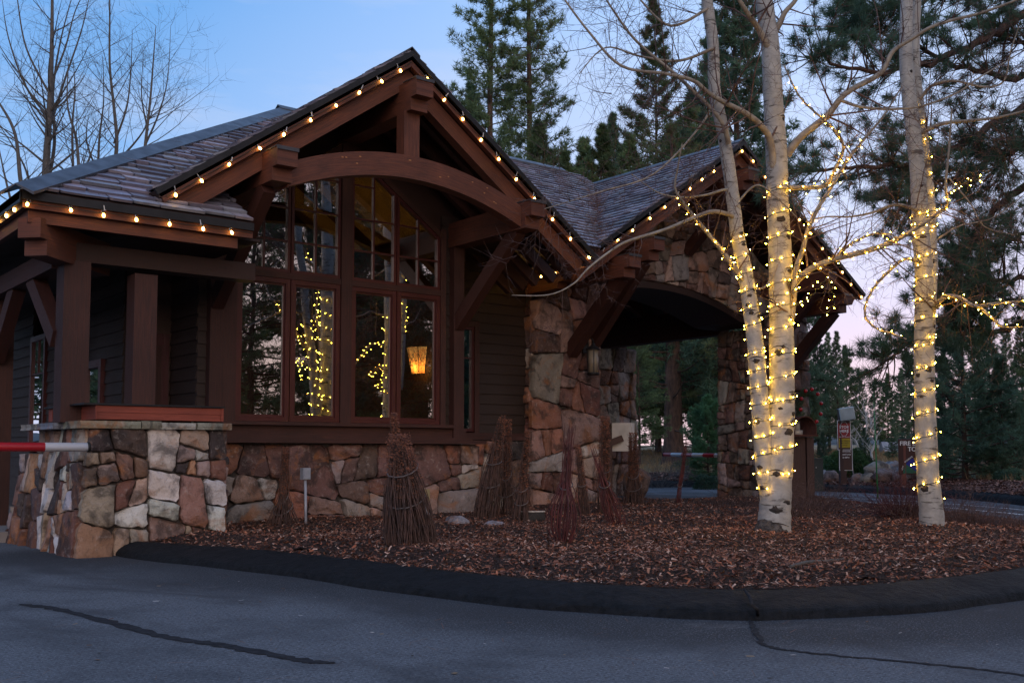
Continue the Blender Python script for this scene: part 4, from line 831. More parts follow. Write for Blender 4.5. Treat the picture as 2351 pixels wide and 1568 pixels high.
mb = MB(); mb.tube([spt(1938, 958, .0), spt(1942, 960, .2)], .02, 6); mb.build('arm', M['black'], t)
# fire danger sign
T = 26.6; px = T/CF; fr = (r_*.99+f_*.05).normalized(); nn = fr.cross(Vector((0, 0, 1))); c0 = spt(2108, 1048, 0); B = Vector((c0.x, c0.y, 0))
t = thing('fire_danger_sign', tuple(B), 'brown FIRE DANGER TODAY sign with coloured dial, half hidden by the right aspen trunk', 'sign')
for dx in (-.38, .38):
    b0 = B+fr*dx-nn*.06; mb = MB(); mb.beam(b0, b0+Vector((0, 0, 1.35)), .12, .12, f_); mb.build('post', paint('red_post', (.17, .05, .035)) if dx < 0 else M['post'], t)
mb = MB(); board(mb, c0, fr, 1.02, .90, .03); sp = mb.build('sign_panel', M['brownsign'], t); bm_ = sp.modifiers.new('b', 'BEVEL'); bm_.width = .012; bm_.segments = 2
up = Vector((0, 0, 1)); text('FIRE DANGER', .155, c0+up*.33+nn*.004, fr, up, M['letter'], sp); text('TODAY', .155, c0+up*.185+nn*.004, fr, up, M['letter'], sp)
dc = c0-up*.42+nn*.002
for k, (m_, w) in enumerate(zip(('sgreen', 'sblue', 'syellow', 'sorange', 'redpaint'), ('LOW', 'MODERATE', 'HIGH', 'VERY HIGH', 'EXTREME'))):
    a0, a1 = math.pi-math.pi*k/5, math.pi-math.pi*(k+1)/5; pts = [dc]+[dc+fr*math.cos(a0+(a1-a0)*j/6)*.40+up*math.sin(a0+(a1-a0)*j/6)*.40 for j in range(7)]; mb = MB(); mb.poly(pts[::-1]); mb.build('dial_segment', M[m_], sp)
    am = (a0+a1)/2; e = fr*math.cos(am)+up*math.sin(am); text(w, .048, dc+e*.435+nn*.004, fr*math.sin(am)-up*math.cos(am), e, M['letter'], sp)
mb = MB(); e = (fr*.25+up).normalized(); mb.tube([dc+nn*.01+(-fr*.12+up*.3)*0, dc+nn*.01-fr*.10+up*.26], [.014, .004], 5); mb.build('pointer', M['black'], sp)
# guests sign, wreath on the right pier
t = thing('wreath', (18.42, 13.3, 1.95), 'green Christmas wreath with red baubles on the right stone pier, behind the aspen', 'wreath')
wc = Vector((18.38, 13.26, 2.0)); rng = random.Random(8); V = []; Tt = []
for k in range(3200):
    a = rng.uniform(0, math.tau); q = rng.uniform(0, math.tau); rr = .09*math.sqrt(rng.random()); c = wc+Vector((math.cos(a)*(.30+math.cos(q)*rr), math.sin(q)*rr*.8, math.sin(a)*(.30+math.cos(q)*rr)))
    d = Vector((rng.uniform(-1, 1), rng.uniform(-1, .4), rng.uniform(-1, 1))).normalized(); s = d.orthogonal().normalized()*.006; n = len(V); V += [c-s, c+s, c+d*.075]; Tt.append((n, n+1, n+2))
fast_tris('greenery', V, Tt, M['ponderosa'], t)
for k in range(10):
    a = k*math.tau/10+.2; mb = MB(); mb.ball(wc+Vector((math.cos(a)*.36, -.09, math.sin(a)*.36)), .042, 12, 8); mb.build('bauble', M['bauble'], t)
c0 = Vector((18.15, 13.27, 1.50)); t = thing('guests_sign', tuple(c0), 'dark sign board ending in white letters TS, mostly hidden behind the double aspen', 'sign'); mb = MB(); board(mb, c0, (1, 0, 0), .8, .2, .04); mb.build('sign_panel', M['brownsign'], t); text('GUESTS', .15, c0+Vector((.08, -.004, .0)), (1, 0, 0), (0, 0, 1), M['letter'], t)
# utility cabinet, stake, fibreglass pole, shed
B = ground(1868, 28.5); t = thing('utility_cabinet', tuple(B), 'dark green utility cabinet beside the round green bushes', 'cabinet'); mb = MB(); mb.beam(B, B+up*.86, .36, .4, r_); mb.build('body', M['green'], t); mb = MB(); mb.beam(B+up*.861, B+up*.89, .40, .44, r_); mb.build('lid', M['green'], t); mb = MB(); mb.beam(B-f_*.21+up*.62, B-f_*.21+up*.66, .02, .02, r_); mb.build('latch', M['steel'], t)
B = ground(1964, 29); t = MB(); t.beam(B, B+r_*-.13+up*.86, .055, .03, r_); tag(t.build('marker_stake', M['lilac']), 'leaning grey wooden stake in front of the round bush', 'stake')
B = ground(2013, 24); t = MB(); t.tube([B, B+up*2.6-r_*.05], [.018, .007], 6); tag(t.build('snow_pole', M['greenpole']), 'tall thin green snow marker pole at the road edge', 'pole')
B = ground(2068, 62, .35); px = 62/CF; t = thing('trail_kiosk', tuple(B), 'small tan wooden kiosk with pale roof in the meadow behind the fire sign', 'kiosk')
mb = MB(); mb.beam(B-up*.2, B+up*(14*px+.35), .9, .7, r_); mb.build('body', M['rust'], t); c1 = B+up*(18*px); mb = MB(); 
e0, e1 = c1-r_*1.15, c1+r_*1.15
mb.hexa([e0-f_*.7, e0+f_*.7, e0+f_*.1+up*.85, e0-f_*.0+up*.85, e1-f_*.7, e1+f_*.7, e1+f_*.1+up*.85, e1-f_*.0+up*.85]); mb.build('roof', M['lightroof'], t)
# ================================================================= GROUND
nr = np.random.default_rng(7)
inner = [(3.649, 11.04), (4.10, 9.96), (4.40, 8.86), (4.60, 7.62), (4.68, 6.78), (4.95, 5.68), (5.34, 4.88), (5.93, 4.41), (6.74, 4.18), (7.68, 4.07), (8.69, 4.08), (10.25, 4.28), (11.8, 4.9), (13.1, 5.7), (14.2, 6.8), (15.2, 8.2), (16.2, 9.6), (17.1, 11.1), (17.8, 12.2), (17.9, 12.9), (17.2, 13.3), (16.0, 13.9), (14, 14.4), (12.5, 14.5)]
closing = [(12.5, 13.6), (9.2, 13.3), (4.7, 12.7), (4.62, 11.04)]
poly = inner+closing
def inpoly(x, y, P):
    r = np.zeros(len(x), bool); n = len(P)
    for i in range(n):
        (x0, y0), (x1, y1) = P[i], P[(i+1) % n]; c = ((y0 > y) != (y1 > y)) & (x < (x1-x0)*(y-y0)/(y1-y0+1e-12)+x0); r ^= c
    return r
def smooth(P, n=4):
    out = []
    for i in range(len(P)-1):
        p0, p1, p2, p3 = P[max(i-1, 0)], P[i], P[i+1], P[min(i+2, len(P)-1)]
        for k in range(n):
            t = k/n; out.append(tuple(.5*((2*b)+(-a+c)*t+(2*a-5*b+4*c-d)*t*t+(-a+3*b-3*c+d)*t**3) for a, b, c, d in zip(p0, p1, p2, p3)))
    out.append(tuple(P[-1])); return out
IN = smooth(inner, 6)
def curb_strip(P, w, name, outward=-1, top=.15, kind='structure', m='curb'):
    mb = MB(); prof = [(1.04, -.03), (1.0, .015), (.96, .045), (.90, .062), (.72, .082), (.5, .104), (.25, .124), (.05, .134), (-.06, .128), (-.15, .10)]
    rows = []; rng = random.Random(2)
    for i, p in enumerate(P):
        a, b = P[max(i-1, 0)], P[min(i+1, len(P)-1)]; d = Vector((b[0]-a[0], b[1]-a[1])).normalized(); nrm = Vector((d.y, -d.x))*outward
        ww = w*(1+.05*math.sin(i*.7))*min(1, .35+i*.12)
        rows.append(mb.add([(p[0]+nrm.x*ww*f+rng.uniform(-.010, .010), p[1]+nrm.y*ww*f+rng.uniform(-.010, .010), z+rng.uniform(-.005, .005)*(z > 0)) for f, z in prof]))
    for a, b in zip(rows, rows[1:]):
        for k in range(len(prof)-1): mb.face([a+k, b+k, b+k+1, a+k+1], None, 0, None, True)
    return mb.build(name, M[m], kind=kind)
curb_strip(IN, .45, 'curb', 1)
mb = MB(); n = mb.add([(p[0], p[1], .128) for p in poly]); mb.face(list(range(n, n+len(poly)))); mb.build('mulch_bed', M['mulch'], kind='structure')
# gentle mound
gx = np.arange(3.4, 20.4, .2); gy = np.arange(4.0, 15, .2); X, Y = np.meshgrid(gx, gy); xf, yf = X.ravel(), Y.ravel(); ins = inpoly(xf, yf, poly)
PA = np.array(IN); dist = np.min(np.hypot(xf[:, None]-PA[None, :, 0], yf[:, None]-PA[None, :, 1]), axis=1)
def hmound(x, y, d): return .095+np.minimum(d*.16, .085)+.012*np.sin(x*2.3+y)+.012*np.sin(y*3.1-x*1.7)
z = np.where(ins, hmound(xf, yf, dist), .05); idx = np.arange(len(xf)).reshape(X.shape)
Q = np.stack([idx[:-1, :-1], idx[:-1, 1:], idx[1:, 1:], idx[1:, :-1]], -1).reshape(-1, 4); Q = Q[ins[Q].all(axis=1)]
o = fast_tris('mulch_mound', np.stack([xf, yf, z], 1), Q, M['mulch'], n=4, kind='structure'); o.data.polygons.foreach_set('use_smooth', [True]*len(o.data.polygons))
def bedz(x, y):
    d = np.min(np.hypot(x-PA[:, 0], y-PA[:, 1])); return float(hmound(x, y, d))
# chips
def chips(name, px, py, pz_, lmin, lmax, pal, flat=.35, wr=(.15, .5)):
    N = len(px); L = nr.uniform(lmin, lmax, N)*nr.uniform(.5, 1, N); W = L*nr.uniform(wr[0], wr[1], N); a = nr.uniform(0, 2*np.pi, N)
    d = np.stack([np.cos(a), np.sin(a), nr.normal(0, flat, N)], 1); d /= np.linalg.norm(d, axis=1)[:, None]
    s = np.stack([-np.sin(a), np.cos(a), nr.normal(0, flat, N)], 1); c = np.stack([px, py, pz_+nr.uniform(.002, .022, N)], 1)
    V = np.stack([c-d*L[:, None]/2-s*W[:, None]/2, c+d*L[:, None]/2-s*W[:, None]/3, c+d*L[:, None]/2+s*W[:, None]/2, c-d*L[:, None]/2+s*W[:, None]/3], 1).reshape(-1, 3)
    pal = np.array(pal); C = pal[nr.integers(0, len(pal), N)]*nr.uniform(.7, 1.5, (N, 1))
    return fast_tris(name, V, np.arange(N*4).reshape(-1, 4), M['tint'], C=C, n=4, kind='stuff', label='loose shredded bark and wood chips', cat='mulch')
CP1 = [(.20, .070, .038), (.11, .042, .027), (.28, .11, .062), (.05, .025, .018), (.34, .17, .11), (.07, .032, .023), (.15, .062, .040), (.42, .27, .20), (.25, .085, .042)]
N = 260000; px = nr.uniform(3.6, 20.2, N); py = nr.uniform(4.1, 15, N); dd = np.hypot(px, py); keep = inpoly(px, py, poly) & (nr.random(N) < np.clip((9/dd)**1.6, .1, 1)); px, py = px[keep], py[keep]
dm = np.concatenate([np.min(np.hypot(px[k:k+4000, None]-PA[None, :, 0], py[k:k+4000, None]-PA[None, :, 1]), axis=1) for k in range(0, len(px), 4000)])
chips('mulch_chips', px, py, np.maximum(hmound(px, py, dm), .128), .010, .060, CP1)
k = nr.random(len(px)) < .09; o = chips('pine_needle_litter', px[k], py[k], np.maximum(hmound(px[k], py[k], dm[k]), .128)+.012, .12, .2, [(.17, .06, .025), (.12, .05, .03), (.24, .10, .05)], .12, (.012, .02)); o['label'] = 'rusty pine needles scattered on the mulch'; o['category'] = 'pine needles'
# asphalt
gx = np.concatenate([np.linspace(-32, -3, 12), np.arange(-2.8, 12, .2), np.linspace(12.4, 42, 20)]); gy = np.concatenate([np.linspace(-28, -.5, 10), np.arange(0, 13, .2), np.linspace(13.4, 46, 18)])
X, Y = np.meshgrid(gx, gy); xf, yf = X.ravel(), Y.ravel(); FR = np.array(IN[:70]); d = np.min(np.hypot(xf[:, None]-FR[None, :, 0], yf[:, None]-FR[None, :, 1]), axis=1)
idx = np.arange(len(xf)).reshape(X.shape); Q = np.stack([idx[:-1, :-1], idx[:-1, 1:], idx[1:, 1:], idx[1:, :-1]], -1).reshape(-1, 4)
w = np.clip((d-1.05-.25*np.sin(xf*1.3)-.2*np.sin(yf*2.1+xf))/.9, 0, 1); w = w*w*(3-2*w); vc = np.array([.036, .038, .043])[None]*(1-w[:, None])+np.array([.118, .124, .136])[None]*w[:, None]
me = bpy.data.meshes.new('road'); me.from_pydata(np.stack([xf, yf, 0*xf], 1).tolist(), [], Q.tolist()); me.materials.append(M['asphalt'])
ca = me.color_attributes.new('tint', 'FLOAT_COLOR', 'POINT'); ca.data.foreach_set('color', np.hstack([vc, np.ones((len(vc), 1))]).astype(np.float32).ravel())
o = bpy.data.objects.new('road', me); COL.objects.link(o); tag(o, kind='structure')
def groundpt(u, v, z=0.0):
    p = at(u, v, 1.0); k = (z-CH)/(p.z-CH); return Vector((p.x*k, p.y*k, z))
def strip(name, px_, w, z, m, wob=.01, seed=1):
    rng = random.Random(seed); P = [groundpt(u, v) for u, v in px_]; P = [Vector(p) for p in smooth([tuple(p) for p in P], 10)]; mb = MB(); prev = None
    for i, p in enumerate(P):
        d = (P[min(i+1, len(P)-1)]-P[max(i-1, 0)]).normalized(); s = Vector((-d.y, d.x, 0)); ww = w*rng.uniform(.6, 1.25)*min(1, .3+min(i, len(P)-1-i)*.12); p = p+s*rng.uniform(-wob, wob); k = mb.add([p+s*ww/2+Vector((0, 0, z)), p-s*ww/2+Vector((0, 0, z))])
        if prev is not None: mb.face([prev, prev+1, k+1, k])
        prev = k
    return mb.build(name, M[m], kind='structure')
strip('crack_seal', [(45, 1387), (130, 1398), (250, 1428), (380, 1462), (500, 1480), (620, 1502), (700, 1517), (770, 1522)], .085, .004, 'seal')
strip('crack_seal', [(1722, 1422), (1735, 1450), (1752, 1478), (1790, 1490), (1900, 1503), (2050, 1517), (2200, 1531), (2351, 1550), (2500, 1570)], .035, .004, 'seal', .012, 3)
mb = MB(); pr_ = [Vector(p) for p in [(5.72, 4.70, .142), (5.66, 4.62, .145), (5.63, 4.50, .13), (5.57, 4.42, .11), (5.55, 4.33, .08), (5.53, 4.25, .02)]]
q = [groundpt(1708, 1352, .15), groundpt(1722, 1372, .145), groundpt(1726, 1388, .12), groundpt(1738, 1398, .085), groundpt(1740, 1412, .03)]
mb.tube([p+Vector((0, 0, .002)) for p in q], [.008, .012, .009, .014, .01], 5); mb.build('curb_crack', M['seal'], kind='structure')
# needles on the road
N = 420; a = nr.uniform(-35, 30, N); t_ = nr.uniform(4.6, 10, N); ax = R(38.4)+np.radians(a); px, py = t_*np.sin(ax), t_*np.cos(ax); k = ~inpoly(px, py, poly) & (np.min(np.hypot(px[:, None]-PA[None, :, 0], py[:, None]-PA[None, :, 1]), axis=1) > .6); px, py = px[k], py[k]
o = chips('pine_needle_litter', px, py, 0*px-.0, .08, .17, [(.20, .085, .04), (.14, .07, .04), (.10, .07, .06)], .04, (.015, .03)); o['label'] = 'scattered brown pine needles on the asphalt'; o['category'] = 'pine needles'
kk = nr.random(len(px)) < .3; o = chips('fallen_leaves', px[kk]+nr.uniform(-.4, .4, kk.sum()), py[kk]-nr.uniform(0, .5, kk.sum()), 0*px[kk], .015, .045, [(.25, .17, .10), (.12, .07, .045), (.33, .30, .27), (.05, .04, .035)], .1, (.5, .9)); o['label'] = 'small dry leaves and grit on the asphalt'; o['category'] = 'leaves'
# far bank: curb, mulch, meadow as rings going outward from the far road edge
edge = [(900, 1123), (1300, 1121), (1480, 1119), (1640, 1119), (1830, 1125), (1950, 1130), (2050, 1135), (2150, 1141), (2250, 1150), (2351, 1161), (2500, 1182), (2800, 1230), (3200, 1300)]
E0 = [Vector(p) for p in smooth([tuple(groundpt(u, v)) for u, v in edge], 8)]
def bankz(d): return float(np.interp(d, [0, .1, .35, 1.0, 3.5, 9, 30, 80, 300, 900], [-.01, .10, .16, .2, .32, .45, .95, 1.7, 3.2, 6]))
def ring_mesh(name, d0, d1, m, nsub, dz=0):
    ds = np.linspace(d0, d1, nsub) if d1 < 20 else d0+(d1-d0)*np.linspace(0, 1, nsub)**2.2; mb = MB(); rows = []; rng = random.Random(6)
    for d in ds:
        r = []
        for p in E0: e = Vector((p.x, p.y, 0)).normalized(); q = p+e*float(d); r.append((q.x, q.y, bankz(d)+dz+(rng.uniform(-.02, .02) if d > .6 else 0)))
        rows.append(mb.add(r))
    for a, b in zip(rows, rows[1:]):
        for k in range(len(E0)-1): mb.face([a+k, a+k+1, b+k+1, b+k], None, 0, None, True)
    return mb.build(name, M[m], kind='structure')
ring_mesh('far_curb', 0, .9, 'curb', 8); ring_mesh('far_mulch_bank', .88, 4.4, 'mulch', 12, .006); ring_mesh('meadow', 4.3, 700, 'meadow', 40, -.01)
mb = MB(); mb.poly([(-900, -900, -.06), (900, -900, -.06), (900, 900, -.06), (-900, 900, -.06)]); mb.build('ground', M['meadow'], kind='structure')
# far-bank chips
i = nr.integers(0, len(E0)-1, 26000); f_e = nr.random(26000); EA = np.array([[p.x, p.y] for p in E0]); b0 = EA[i]*(1-f_e[:, None])+EA[i+1]*f_e[:, None]; dd = nr.uniform(.5, 4.6, 26000); e = b0/np.linalg.norm(b0, axis=1)[:, None]; q = b0+e*dd[:, None]; k = np.linalg.norm(b0, axis=1) < 34
o = chips('mulch_chips', q[k, 0], q[k, 1], np.interp(dd[k], [0, .35, 1, 3.5, 9], [0, .16, .2, .32, .45])+.01, .05, .14, [(.12, .05, .035), (.2, .10, .075), (.07, .035, .028), (.26, .14, .10)]); o['label'] = 'reddish bark mulch chips on the far road bank'
# white edge lines on the far lane
strip('road_line', [(1830, 1144), (1950, 1151), (2080, 1158), (2180, 1166), (2260, 1173), (2351, 1182), (2480, 1200)], .10, .004, 'letter', 0)
strip('road_line', [(1830, 1139), (1950, 1144), (2080, 1150), (2180, 1157), (2260, 1163), (2351, 1171), (2480, 1188)], .045, .004, 'letter', 0)
# ================================================================= BUNDLED STEMS
def bundle(loc, H, r0, tie, r1, lean, n, m, label, seed, seeds=(.5, 1), bulge=0, sr=.006, heads=0, r2=.03, cat='bundled plant'):
    r0 *= .88; sr *= .85; heads = int(heads*1.3)
    rng = random.Random(seed); x, y = loc; z = bedz(x, y)-.02; t = thing('bundled_stems', (x, y, z), label, cat, 'dormant plants tied up for winter'); B = Vector((x, y, z)); lean = Vector((lean[0], lean[1], 0)); mb = MB(); tips = []
    for k in range(n):
        a = rng.uniform(0, math.tau); q = math.sqrt(rng.random()); h = H*rng.uniform(.55, 1.0); P = []; w1, w2 = rng.uniform(-.9, .9), rng.uniform(-.05, .05)
        for j in range(7):
            s = j/6*h/H
            if s < tie: u = s/tie; rr = (r0*(1-u)**.9+r1*(1-(1-u)**.9))*q+bulge*math.sin(u*math.pi)*q
            else: u = (s-tie)/(1-tie); rr = (r1*(1-u)+r2*u)*q
            c = B+lean*(s**1.15)+Vector((0, 0, s*H)); P.append(c+Vector((math.cos(a+w1*s), math.sin(a+w1*s), 0))*rr+Vector((w2*s+rng.gauss(0, .35)*sr*2, rng.gauss(0, sr*1.2), 0)))
        mb.tube(P, [sr*rng.uniform(.6, 1.2)]*5+[sr*.6, sr*.4], 4, cap=False); tips.append((a, q))
    for k in range(n//2):      # stray stems
        a = rng.uniform(0, math.tau); s0 = rng.uniform(.05, .8); p = B+lean*s0+Vector((math.cos(a), math.sin(a), 0))*(r0*(1-s0)*.8+.02)+Vector((0, 0, s0*H)); d = Vector((math.cos(a)*.6, math.sin(a)*.6, rng.uniform(-.6, .9)))
        w_ = rng.uniform(.5, 1.8); mb.tube([p, p+d*.05*w_+Vector((rng.gauss(0, .01), 0, 0)), p+d*.12*w_+Vector((0, 0, -.025*w_))], [sr*.5, sr*.4, sr*.25], 3, cap=False)
    mb.build('stems', M[m], t)
    for th in (tie, tie*.6) if n > 60 else (tie,):
        mb = MB(); rr = (r1*1.12+.008) if th == tie else r0*.4+r1*.6; c = B+lean*(th**1.15)+Vector((0, 0, th*H)); mb.tube([c+Vector((math.cos(k/12*math.tau)*rr, math.sin(k/12*math.tau)*rr, .04*math.sin(k/12*math.tau+1)*(2 if r0 > .2 else 1))) for k in range(13)], .007, 5, cap=False); mb.build('twine', M['silvercord'], t)
    if heads:
        V = []; T_ = []
        for k in range(heads):
            s = rng.uniform(*seeds); a = rng.uniform(0, math.tau); u = max(0, (s-tie)/(1-tie)); rr = (r1*(1-u)+r2*u)*rng.uniform(.6, 1.25)+.006; c = B+lean*(s**1.15)+Vector((math.cos(a)*rr, math.sin(a)*rr, s*H)); d = Vector((rng.gauss(0, 1), rng.gauss(0, 1), rng.gauss(0, 1))).normalized(); e = d.orthogonal().normalized()*rng.uniform(.004, .009); L = rng.uniform(.012, .028); q = len(V); V += [c-e, c+e, c+d*L+e*.3, c+d*L-e*.3]; T_.append((q, q+1, q+2, q+3))
        fast_tris('seed_heads', V, T_, M['seed'], t, n=4)
    return t
RX, RYv = math.cos(CTH), -math.sin(CTH)     # unit vector to the right as seen
def ln(a): return (RX*a, RYv*a)
bundle((5.50, 8.50), 1.02, .30, .72, .13, ln(-.12), 230, 'stick', 'largest broom-shaped bundle of dry brown stems, in front of the bay window', 1, (.45, 1.05), .03, .006, 1500, .09)
bundle((5.58, 8.66), 1.28, .16, .62, .05, ln(-.16), 90, 'stick', 'tall narrow seed-covered stems rising behind the largest bundle', 12, (.5, 1.0), 0, .006, 900, .02)
bundle((5.73, 11.70), .95, .25, .36, .045, ln(.03), 90, 'stick', 'short rust-brown whisk-shaped bundle left of the conduit box', 2, (.35, 1), .0, .006, 700, .025)
bundle((7.75, 12.1), .75, .05, .3, .03, ln(.05), 16, 'stick', 'thin short seed stalk against the stone base behind the largest bundle', 13, (.3, 1), 0, .006, 220, .02)
bundle((8.43, 11.20), 1.38, .20, .55, .085, ln(.23), 130, 'stick', 'right-leaning dry stem bundle below the small wall window', 3, (.5, 1), .02, .006, 600, .03)
bundle((8.95, 11.42), 1.33, .26, .42, .05, ln(.02), 100, 'stick', 'slim upright bundle with splayed foot, second of the trio by the wall', 4, (.38, 1), 0, .005, 1100, .035)
bundle((8.55, 10.62), 1.20, .16, .36, .05, ln(.10), 90, 'stick', 'dark slender bundle just left of the black floodlight', 5, (.3, 1), 0, .005, 900, .02)
bundle((6.80, 7.78), 1.25, .10, .46, .05, ln(.09), 44, 'redstem', 'large whisk-like bundle of dark red stems in the middle of the bed', 6, (0, 1), .11, .0065, 0, .018)
bundle((8.9, 9.2), 1.00, .13, .5, .05, ln(-.30), 36, 'redstem', 'left-leaning dark red stem bundle right of the large red whisk', 7, (0, 1), .07, .0065, 0, .03)
bundle((10.35, 10.95), 1.42, .16, .45, .07, ln(.02), 90, 'stick', 'tall rusty seed column in front of the left archway pier', 8, (.32, 1), .02, .006, 2000, .05)
bundle((9.9, 10.85), 1.0, .12, .45, .05, ln(-.10), 60, 'stick', 'small dry bundle left of the tall rusty seed column', 14, (.35, 1), .02, .006, 500, .03)
bundle((12.95, 12.95), 1.25, .26, .42, .08, ln(.0), 110, 'stick', 'rusty bundle with broad skirt in front of the control box', 9, (.36, 1), .0, .006, 1800, .06)
bundle((13.54, 12.47), 1.32, .05, .25, .03, ln(.22), 16, 'redstem', 'single thin dark red stem cluster under the archway opening', 10, (0, 1), .0, .010, 0, .015)
# ================================================================= TREES
def crm(P, R_, n=6):
    Q = smooth([tuple(p)+(r,) for p, r in zip(P, R_)], n); return [Vector(q[:3]) for q in Q], [max(q[3], .0015) for q in Q]
def grow(mb, p, d, L, r, lvl, rng, up=.12, kids=3, wig=.22, mi=0, seg=.16):
    n = max(3, int(L/seg)); P = [Vector(p)]; d = Vector(d).normalized(); rads = [r]
    for k in range(n):
        d = (d+Vector((rng.gauss(0, wig), rng.gauss(0, wig), rng.gauss(0, wig)+up))*.35).normalized(); P.append(P[-1]+d*L/n); rads.append(r*(1-.75*(k+1)/n))
    mb.tube(P, rads, 3 if r < .008 else 5, mi, cap=False)
    if lvl > 0:
        for k in range(kids+rng.randint(0, 2)):
            j = rng.randint(max(1, n//4), n); dd = (P[min(j, n)]-P[j-1]).normalized(); s = dd.orthogonal(); s.rotate(Matrix.Rotation(rng.uniform(0, math.tau), 3, dd)); grow(mb, P[j], dd*.75+s*.8, L*rng.uniform(.35, .65), max(.0022, rads[j]*.6), lvl-1, rng, up, kids, wig, mi, seg)
def uvpath(L, t0, t1):
    n = len(L)-1; return [at(u, v, t0+(t1-t0)*k/n) for k, (u, v) in enumerate(L)]
PXM = 11.75/CF
def limb(parent, pts, t0, t1, r0, r1, seed, twigs=10, tl=.7, lvl=2, name='branch', m='limb', tm=None):
    P = uvpath(pts, t0, t1); n = len(P)-1; P, Rr = crm(P, [r0+(r1-r0)*(k/n)**.8 for k in range(n+1)], 6); mb = MB(); mb.tube(P, Rr, 8, cap=False); b = mb.build(name, M[m], parent)
    if twigs:
        rng = random.Random(seed); tb = MB()
        for k in range(twigs):
            j = int(len(P)*rng.uniform(.12, 1))-1; j = max(1, j); dd = (P[j]-P[j-1]).normalized(); s = dd.orthogonal(); s.rotate(Matrix.Rotation(rng.uniform(0, math.tau), 3, dd)); grow(tb, P[j], dd*.6+s*.9, tl*rng.uniform(.5, 1.2), max(.003, Rr[j]*.35), lvl, rng, .05, 3, .26)
        if tb.v: tb.build('twigs', M[tm or 'twig'], b)
    return P, Rr
def trunk(parent, pts, t0, t1, name='trunk'):
    n = len(pts)-1; P = [at(u, v, t0+(t1-t0)*k/n) for k, (u, v, r) in enumerate(pts)]; P, Rr = crm(P, [r*(t0+t1)/2/CF for u, v, r in pts], 8); rng = random.Random(len(pts)); Rr = [r*rng.uniform(.97, 1.03) for r in Rr]; mb = MB(); mb.tube(P, Rr, 24, cap=True); mb.build(name, M['aspen'], parent); return P, Rr
A0 = groundpt(1777, 1222, .15)
T1 = thing('aspen_tree', (A0.x, A0.y, .1), 'double-trunked pale aspen wrapped in fairy lights in front of the archway', 'tree', 'bare white-barked aspens in the bed')
t = 11.75
CP_, CR_ = trunk(T1, [(1778, 1240, 50), (1777, 1216, 39), (1779, 1175, 36), (1782, 1120, 35), (1789, 1030, 32), (1794, 950, 30), (1795, 860, 28.5), (1794, 760, 28), (1793, 650, 27), (1790, 560, 26), (1785, 457, 25), (1783, 369, 25), (1776, 246, 23), (1768, 105, 21), (1754, 0, 20), (1744, -120, 18), (1738, -300, 14), (1740, -480, 9)], t, t)
LP_, LR_ = trunk(T1, [(1768, 1160, 18), (1762, 1125, 20), (1756, 1080, 21), (1748, 980, 20.5), (1741, 880, 20), (1733, 780, 19), (1722, 700, 18), (1710, 620, 17), (1694, 548, 16), (1687, 492, 15.5), (1676, 404, 15), (1659, 299, 14.5), (1641, 211, 14), (1637, 105, 13.5), (1623, 0, 13), (1612, -120, 11), (1600, -300, 7)], t+.02, t-.35)
mb = MB(); rng = random.Random(2); P = [at(1771, v, t-.03) for v in (1238, 1222, 1205, 1190, 1170)]; mb.tube(P, [.21, .195, .17, .12, .02], 20); mb.v = [(x+rng.uniform(-.012, .012), y+rng.uniform(-.012, .012), z+rng.uniform(-.008, .008)) for x, y, z in mb.v]; mb.build('rough_base', M['burl'], T1)
def knots(parent, P, Rr, n, seed):
    rng = random.Random(seed); mb = MB()
    for k in range(n):
        j = rng.randint(3, int(len(P)*.8)); d = (P[j]-P[j-1]).normalized(); a = rng.uniform(-.2, 2.9)+CTH*0; e1 = Vector((-1, 0, 0)); e1 = (e1-d*e1.dot(d)).normalized(); e2 = d.cross(e1); nn_ = (e1*math.cos(a)+e2*math.sin(a)); t_ = d.cross(nn_); c = P[j]+nn_*(Rr[j]*.985); w = Rr[j]*rng.uniform(.16, .44); h = w*rng.uniform(.4, .9)
        m = 12; q = [c+t_*math.cos(i/m*math.tau)*w*rng.uniform(.7, 1.2)+d*math.sin(i/m*math.tau)*h*rng.uniform(.7, 1.2)+nn_*.003-nn_*(math.cos(i/m*math.tau)*w)**2/(2*Rr[j]) for i in range(m)]; o = mb.add(q+[c+nn_*(.004+w*.25)])
        for i in range(m): mb.face([o+i, o+(i+1) % m, o+m])
        if rng.random() < .6:      # brow scar above the knot
            r1 = [c+t_*x*w*2.0+d*(h*1.1+.5*h*(1-x*x*1.6))+nn_*(.004-(x*w*2.0)**2/(2*Rr[j])) for x in (-1, -.6, -.2, .2, .6, 1)]; mb.tube(r1, [.002, .005, .008, .008, .005, .002], 5)
    mb.build('bark_knots', M['knot'], parent, kind='stuff')
M['knot'] = paint('dark_knot', (.028, .022, .02), .9)
knots(T1, CP_, CR_, 20, 1); knots(T1, LP_, LR_, 16, 2); 
B = {}
B['c1'] = limb(T1, [(1806, 358), (1838, 316), (1898, 267), (1943, 214), (2021, 169), (2049, 120), (2091, 91), (2154, 56), (2260, 28), (2360, -10)], t, 11.2, .048, .012, 1, 16, .9)
B['c2'] = limb(T1, [(1777, 395), (1768, 323), (1746, 288), (1711, 260), (1662, 235), (1623, 211), (1592, 186), (1530, 170), (1427, 152), (1352, 74), (1289, -10)], t-.05, 10.6, .045, .010, 2, 26, 1.1)
B['c3'] = limb(T1, [(1765, 110), (1740, 65), (1722, 39), (1697, 0), (1660, -70)], t-.05, 11.2, .045, .02, 3, 8, .9)
B['c4'] = limb(T1, [(1772, 85), (1790, 55), (1803, 28), (1827, 0), (1860, -60)], t, 11.6, .04, .02, 4, 8, .9)
